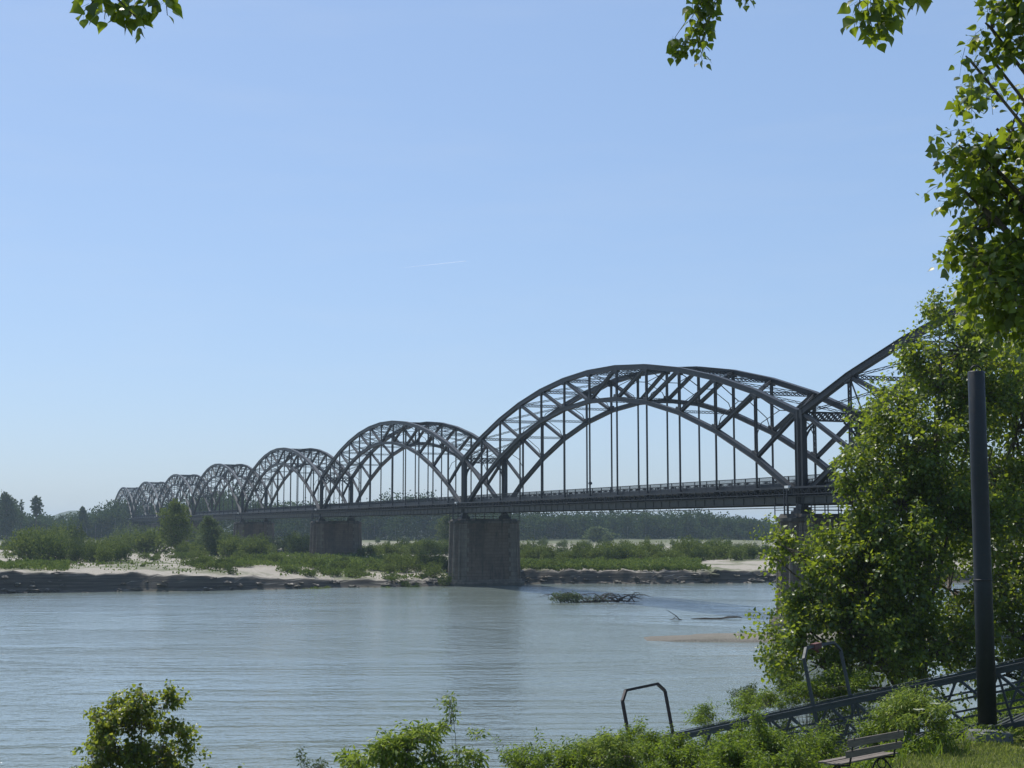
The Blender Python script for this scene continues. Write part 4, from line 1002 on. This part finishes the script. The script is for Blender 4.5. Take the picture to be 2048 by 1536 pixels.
# the tree whose twigs hang into the top of the picture, trunk outside the frame on the right
nb = [blob(2030, 290, 14, 0.55), blob(1985, 330, 14, 0.38), blob(1930, 300, 14, 0.2), blob(2040, 420, 14, 0.6), blob(1985, 430, 14, 0.38), blob(1932, 385, 14, .2), blob(2050, 540, 14, 0.6), blob(1975, 550, 14, 0.4), blob(1955, 500, 14, .2), blob(2060, 650, 14, .35),
      blob(2045, 35, 13, 0.36), blob(1985, 60, 13, 0.22), blob(1940, 120, 13, .13), blob(1985, 120, 13, .15), blob(2085, 80, 13, .36), blob(2150, 370, 14, .7), blob(2150, 50, 13, .5), blob(2150, 560, 14, .8)]
leafy_tree("poplar_tree", "near poplar with broad leaves overhanging the right edge and top right corner", "tree", (8.6, 13.5, 3.6), P(2600, -150, 14), nb, 720, 0.098, 32, T_FINE, 'poplar', 0.2, shoot_len=(0.22, 0.42), droop=0.4, upb=-0.1, stem_r=0.003,
           extra=[(P(1930, 95, 13), (-.3, 0, -1), .22), (P(1900, 270, 14), (-1, 0, .3), .2), (P(1880, 370, 14), (-1, 0, -.3), .2), (P(1920, 500, 14), (-.8, 0, -.8), .22)])
def hanging(name, label, base, trunk_top, limb, twigs, leaf, trunk_r=0.16, per=62, crown=()):
    """a tree outside the frame with one limb whose twigs droop into view"""
    base = np.array(base, float); root = thing(name, label, "tree", base); b = MB()
    top = np.array(trunk_top) - base; b.tube([(0, 0, 0), top * .5 + np.array((.1, 0, 0)), top], [trunk_r, trunk_r * .8, trunk_r * .55], 8); b.obj("trunk", M['bark'], root, smooth=True)
    b = MB(); lp = [top] + [np.array(q) - base for q in limb]; b.tube(lp, list(np.linspace(trunk_r * .4, 0.012, len(lp))), 6); b.obj("limbs", M['bark'], root)
    st = []; di = []; le = []; sb = MB()
    for (a, d, l) in twigs:
        a = np.array(a) - base; d = np.array(d, float); near = min(lp, key=lambda q: np.linalg.norm(q - a)); sb.tube([near, (near + a) / 2 + np.array((0, 0, .02)), a], [.008, .006, .004], 4)
        st.append(a); di.append(d); le.append(l)
    if crown:      # the rest of the crown, above the frame, that shades the twigs
        cs, cd = [], []
        for (c, r) in crown:
            dd = rand_dir(70, .2); cs += list(np.array(c) - base + dd * (rng.random(70) ** .5)[:, None] * r); cd += list(dd + np.array((0, 0, -.3)))
            sb.tube([top, (top + np.array(c) - base) / 2, np.array(c) - base], [.05, .035, .02], 5)
        c5 = shoots(cs, cd, [0.5] * len(cs), 26, leaf, .2); link("foliage", leaves_mesh("foliage", c5[0], c5[1], c5[2], c5[3], T_MED, M['poplar']), root)
    C, T, Nn, Sz, stems = shoots(st, di, le, per, leaf, 0.1)
    link("foliage", leaves_mesh("foliage", C, T, Nn, Sz, T_FINE, M['poplar']), root)
    for s_ in stems: sb.tube(s_, [.004, .0035, .003, .002], 4)
    sb.obj("twigs", M['bark'], root); return root
hanging("poplar_tree", "poplar twigs hanging into the top left of the sky", (-6.5, 6.0, 5.9), (-5.6, 6.5, 12.5), [P(-400, -420, 7.6), P(-60, -170, 8), P(180, -45, 8)],
        [(P(180, -45, 8), (.75, 0, -.55), .30), (P(225, 10, 8), (.8, 0, -.3), .20), (P(215, -5, 8), (-.1, 0, -.8), .12), (P(262, 25, 8), (.5, 0, -.5), .12), (P(300, -25, 8), (.3, 0, -.6), .14), (P(190, 0, 8), (-.5, 0, -.5), .12), (P(330, -20, 8), (.1, 0, -.8), .14)], 0.094, crown=[(P(180, -20, 8) + np.array(sd) * 2.6, 0.8),(P(290, -10, 8) + np.array(sd) * 2.8, 0.8),(P(240, -60, 8) + np.array(sd) * 4.2, 1.2)])
hanging("poplar_tree", "poplar twigs with clustered leaves dangling at the top right of the sky", (9.0, 9.0, 4.8), (7.6, 10, 15.2), [P(2700, -700, 12), P(2150, -420, 13), P(1750, -260, 14), P(1480, -110, 15)],
        [(P(1400, -60, 15), (.1, 0, -1), .42), (P(1430, -50, 15), (-.1, 0, -1), .45), (P(1400, 40, 15), (.25, 0, -.8), .28), (P(1395, 85, 15), (-.9, 0, -.1), .30), (P(1370, 90, 15), (-.4, 0, -.4), .2), (P(1400, 90, 15), (.1, 0, -.8), .2), (P(1450, -30, 15), (.9, 0, -.1), .30), (P(1415, -20, 15), (-.3, 0, -.6), .25), (P(1385, 0, 15), (0, 0, -.7), .2),
         (P(1740, -40, 10), (0, 0, -1), .28), (P(1770, -30, 10), (.2, 0, -1), .25), (P(1735, 20, 10), (.2, 0, -.8), .2), (P(1755, 40, 10), (0, 0, -.8), .15), (P(1800, -30, 10), (.7, 0, -.2), .22), (P(1835, -15, 10), (.1, 0, -.6), .08), (P(1420, 10, 15), (-.2, 0, -1), .35), (P(1380, 40, 15), (.1, 0, -.8), .25), (P(1350, 75, 15), (.3, 0, -.6), .2), (P(1480, -25, 15), (.3, 0, -.6), .2), (P(1720, 0, 10), (-.2, 0, -.8), .2), (P(1780, 10, 10), (-.1, 0, -.9), .18)], 0.105, crown=[(P(1400, -40, 15) + np.array(sd) * 3.6, 1.0),(P(1370, 60, 15) + np.array(sd) * 4.0, 0.9),(P(1470, -20, 15) + np.array(sd) * 3.8, 1.0),(P(1760, 10, 10) + np.array(sd) * 3.0, 0.9),(P(1430, 0, 15) + np.array(sd) * 5.4, 1.3)])

# sapling at lower left
sb_ = [blob(270, 1455, 28, .45, .5), blob(325, 1420, 28, .22, .35), blob(270, 1405, 28, .18, .25), blob(215, 1430, 28, .22), blob(235, 1490, 28, .45), blob(320, 1490, 28, .42), blob(180, 1510, 28, .28), blob(360, 1530, 28, .35), blob(270, 1560, 28, .6), blob(170, 1580, 28, .5), blob(380, 1590, 28, .5), blob(205, 1460, 28, .22)]
leafy_tree("poplar_sapling", "bushy young poplar with yellow green leaves at the lower left against the water", "sapling", (-7.6, 28, gz(-7.6, 28) - .1), P(280, 1440, 28), sb_, 800, 0.088, 38, T_MED, 'sapling', 0.05, shoot_len=(0.2, 0.5), stem_r=0.004,
           extra=[(P(338, 1405, 28), (0, 0, 1), .3), (P(275, 1400, 28), (-.1, 0, 1), .25), (P(160, 1500, 28), (-1, 0, .3), .15), (P(395, 1515, 28), (.8, 0, .5), .15), (P(480, 1536, 27), (0, 0, 1), .1)])
# light green elder bush and its tall shoot, bottom centre
el = [blob(760, 1515, 26, .38), blob(820, 1500, 26, .36), blob(700, 1535, 26, .32), blob(880, 1530, 26, .34), blob(845, 1480, 26.5, .2, .28), blob(790, 1475, 26.5, .16), blob(940, 1530, 26, .26), blob(780, 1570, 26, .6), blob(900, 1590, 26, .5)]
leafy_tree("box_elder_bush", "bright yellow green bush at the bottom centre in front of the water", "bush", (-2.3, 26, gz(-2.3, 26) - .1), P(800, 1500, 26), el, 620, 0.13, 44, T_LONG, 'elder', 0.04, shoot_len=(0.15, 0.35), stem_r=0.004)
leafy_tree("box_elder_shoot", "tall thin leafy shoot rising above the bright bush at the bottom centre", "sapling", (-1.05, 26, gz(-1.05, 26) - .1), P(900, 1410, 26), [blob(903, 1440, 26, .10, .25), blob(898, 1415, 26, .1, .12), blob(915, 1510, 26, .15, .1), blob(955, 1480, 26, .1, .1)], 80, 0.085, 40, T_LONG, 'elder', 0.014,
           shoot_len=(0.12, 0.24), stem_r=0.003)
leafy_tree("river_sprig", "small pale sprigs poking up left of the bright bottom bush", "sapling", (-3.9, 26.5, gz(-3.9, 26.5) - .1), P(610, 1525, 26.5), [blob(600, 1530, 26.5, .12), blob(640, 1540, 26.5, .14)], 34, 0.08, 40, T_LONG, 'willow', 0.01, shoot_len=(0.15, 0.3), stem_r=0.003)

# bushes on the bank before and behind the gangway
def bank_bush(name, label, px, py, Y, r, rz, n, leaf, mat, tmpl=T_LONG, per=46, grp=None):
    c = P(px, py, Y); g = gz(c[0], Y); bl = []
    for j in range(6):
        an = j * 1.05; k = 0.5 if j else 0
        bl.append((c + np.array((math.cos(an) * r * k, math.sin(an) * r * k, rng.uniform(-.2, .15) * rz)), (r * rng.uniform(.45, .65), r * .6, rz * rng.uniform(.5, .75))))
    if c[2] - rz > g + .3: bl.append((np.array((c[0], c[1], (c[2] + g) / 2 - rz * .3)), (r * .8, r * .8, max(.3, (c[2] - g) / 2))))
    return leafy_tree(name, label, "bush", (c[0], Y, g - .08), c + np.array((0, 0, rz * .4)), bl, int(n * 2.6), leaf * 1.2, per, tmpl, mat, 0.03, shoot_len=(0.2, 0.5), group=grp, upb=0.9, droop=0.3, stem_r=0.004)
G2 = "feathery bushes on the near bank"
bush_list = [
    ("feathery green bush behind the gangway below the big poplar", 1680, 1375, 39.5, 1.25, 0.6, 260, 'herb'),
    ("feathery bush filling the view inside the grey hoop", 1620, 1395, 39.5, 0.95, .45, 190, 'herb'),
    ("feathery bush left of the grey hoop behind the gangway rail", 1540, 1415, 40, 0.9, .45, 190, 'herb'),
    ("pale feathery bush at the water edge left of the poplar's lowest leaves", 1500, 1400, 42, .7, .35, 130, 'willow'),
    ("small feathery bush on the outermost point of the bank behind the gangway", 1415, 1440, 41, .55, .28, 110, 'herb'),
    ("round leafy elder bush between the bench and the mooring pole", 1830, 1436, 31, .72, .48, 200, 'elder'),
    ("lower leafy elder bush right behind the bench back", 1770, 1462, 31.5, .5, .35, 110, 'herb'),
    ("dark nettle clump at the foot of the gangway left of the bench", 1560, 1508, 31, .75, .42, 210, 'herb'),
    ("dense green bush below the dark brown hoop", 1290, 1500, 33, .8, .42, 210, 'herb'),
    ("dense green bush left of the dark brown hoop", 1180, 1515, 32, .7, .42, 190, 'herb'),
    ("low green bush at the left end of the bank growth", 1050, 1532, 31, .6, .32, 130, 'herb'),
    ("yellowish green bush between the two hoops under the gangway rail", 1440, 1520, 33, .85, .40, 220, 'herb'),
    ("broad green bush at the bottom right of the dark brown hoop", 1370, 1534, 29.5, .75, .4, 200, 'herb'),
    ("green bush just left of the bright hoop bushes at the lower bank edge", 1130, 1530, 30.5, .75, .4, 190, 'herb'),
    ("large yellowish bush under the dark brown hoop", 1235, 1512, 30, .75, .42, 200, 'elder'),
    ("small bush tucked before the left foot of the gangway", 1340, 1510, 31.5, .6, .3, 160, 'herb'),
    ("dark leafy weeds right behind the left end of the bench", 1640, 1512, 32, .7, .42, 200, 'herb'),
    ("upright bush rising highest along the bottom right bank growth", 1500, 1490, 31, .5, .5, 150, 'herb'),
    ("leafy bush in the bottom middle of the bank below the gangway", 1500, 1540, 28.5, .8, .4, 210, 'herb'),
]
for (lb_, px, py, Y, r, rz, n, mt) in bush_list:
    bank_bush("bank_bush", lb_, px, py, Y, r, rz, n, 0.075, mt, grp=G2)
# cream flower heads on the elder
fr = thing("elder_flower", "two flat cream flower heads on the bush between bench and pole", "flower", tuple(P(1843, 1425, 30.3)))
for (px, py) in ((1838, 1420), (1870, 1408)):
    b = MB(); c = P(px, py, 30.25) - np.array(fr.location)
    for j in range(40):
        a = rng.uniform(0, 6.28); r_ = .11 * math.sqrt(rng.random()); b.box(c + np.array((r_ * math.cos(a), r_ * math.sin(a) * .6, .02 * rng.random())), (.02, .02, .012))
    b.tube([c - np.array((0, 0, .3)), c], .006, 4); b.obj("flower_head", M['flower'], fr)

# undergrowth carpet on the bank slope: herb leaves
def carpet(n, x0, x1, y0, y1, keep, hfun, leaf, mat, name, label, cat_):
    X = rng.uniform(x0, x1, n); Y = rng.uniform(y0, y1, n); m = keep(X, Y); X = X[m]; Y = Y[m]; n = len(X)
    h = hfun(X, Y); Z = ground_z(X, Y) + h * rng.random(n) ** 0.5
    T = rand_dir(n, .3); Nn = rand_dir(n, .9)
    o = link(name, leaves_mesh(name, np.stack([X, Y, Z], 1), T, Nn, leaf * rng.uniform(.6, 1.4, n), T_LONG, M[mat])); tag(o, label, cat_, kind="stuff")
def lawn_edge(X): return np.interp(X, [5.2, 6.5, 8.0, 9.5, 12, 20], [25.5, 27.2, 29.3, 30.6, 31.6, 33])
clump = lambda X, Y: 0.5 + 0.5 * np.sin(X * 1.9 + 1.3) * np.sin(Y * 1.5) * np.cos(X * .7 - Y * .9)
carpet(90000, -3, 20, 24, 46, lambda X, Y: (Y < near_crest(X) + 11) & ((X < 5.2) | (Y > lawn_edge(X))) & (Y > 24.0), lambda X, Y: 0.15 + np.where(X > 4.5, 0.32, 0.6) * clump(X, Y), 0.10, 'herb', "undergrowth", "dense green nettles and herbs covering the river bank slope", "undergrowth")
# lawn
n = 80000; X = rng.uniform(3.5, 15, n); Y = rng.uniform(23, 34, n); m = (Y < lawn_edge(X) + 0.6 + rng.normal(size=n) * .25) & (X > 4.2); X = X[m]; Y = Y[m]
pt = np.sin(X * 1.1) * np.sin(Y * 1.4) + rng.normal(size=len(X)) * .5; keep = pt > -0.75; X = X[keep]; Y = Y[keep]
blade_patch("lawn_grass", "short sunlit grass with dry patches around the bench", (X, Y), 0.05, 0.15, 'grass', 3.0, lean=0.55)
n = 9000; X = rng.uniform(-2, 14, n); Y = rng.uniform(24, 38, n); m = ((np.abs(Y - lawn_edge(X) - .3) < 0.8) & (X < 9.6)) | (X < 5); X = X[m]; Y = Y[m]
blade_patch("tall_grass", "long grass blades leaning out of the bank undergrowth", (X, Y), 0.18, 0.5, 'herb', 0.8, lean=0.5)

# contrail high in the sky
a = P(800, 536, 9000); c = P(932, 522, 9000); b = MB()
b.tube([a, a * .75 + c * .25, a * .4 + c * .6, c], [0.3, 1.2, 2.2, 2.2], 6)
m, nt, out = new_mat("vapour"); df = N(nt, "ShaderNodeBsdfTranslucent"); df.inputs[0].default_value = (1, 1, 1, 1); tr = N(nt, "ShaderNodeBsdfTransparent"); mx = N(nt, "ShaderNodeMixShader"); mx.inputs[0].default_value = 0.11
nt.links.new(tr.outputs[0], mx.inputs[1]); nt.links.new(df.outputs[0], mx.inputs[2]); nt.links.new(mx.outputs[0], out.inputs[0])
tag(b.obj("contrail", m), "faint white aeroplane trail high in the clear sky", "contrail")

# haze
b = MB(); x0, x1, y0, y1, z0, z1 = -4100, 4100, -320, 4300, -3.0, 35.0
b.box(((x0 + x1) / 2, (y0 + y1) / 2, (z0 + z1) / 2), (x1 - x0, y1 - y0, z1 - z0))
m, nt, out = new_mat("haze"); pv = N(nt, "ShaderNodeVolumePrincipled"); pv.inputs["Color"].default_value = (0.66, 0.83, 1.0, 1); pv.inputs["Density"].default_value = 0.00016; pv.inputs["Anisotropy"].default_value = 0.2
nt.links.new(pv.outputs[0], out.inputs["Volume"])
tag(b.obj("haze", m), "thin pale summer haze over the river valley", "haze", kind="stuff")
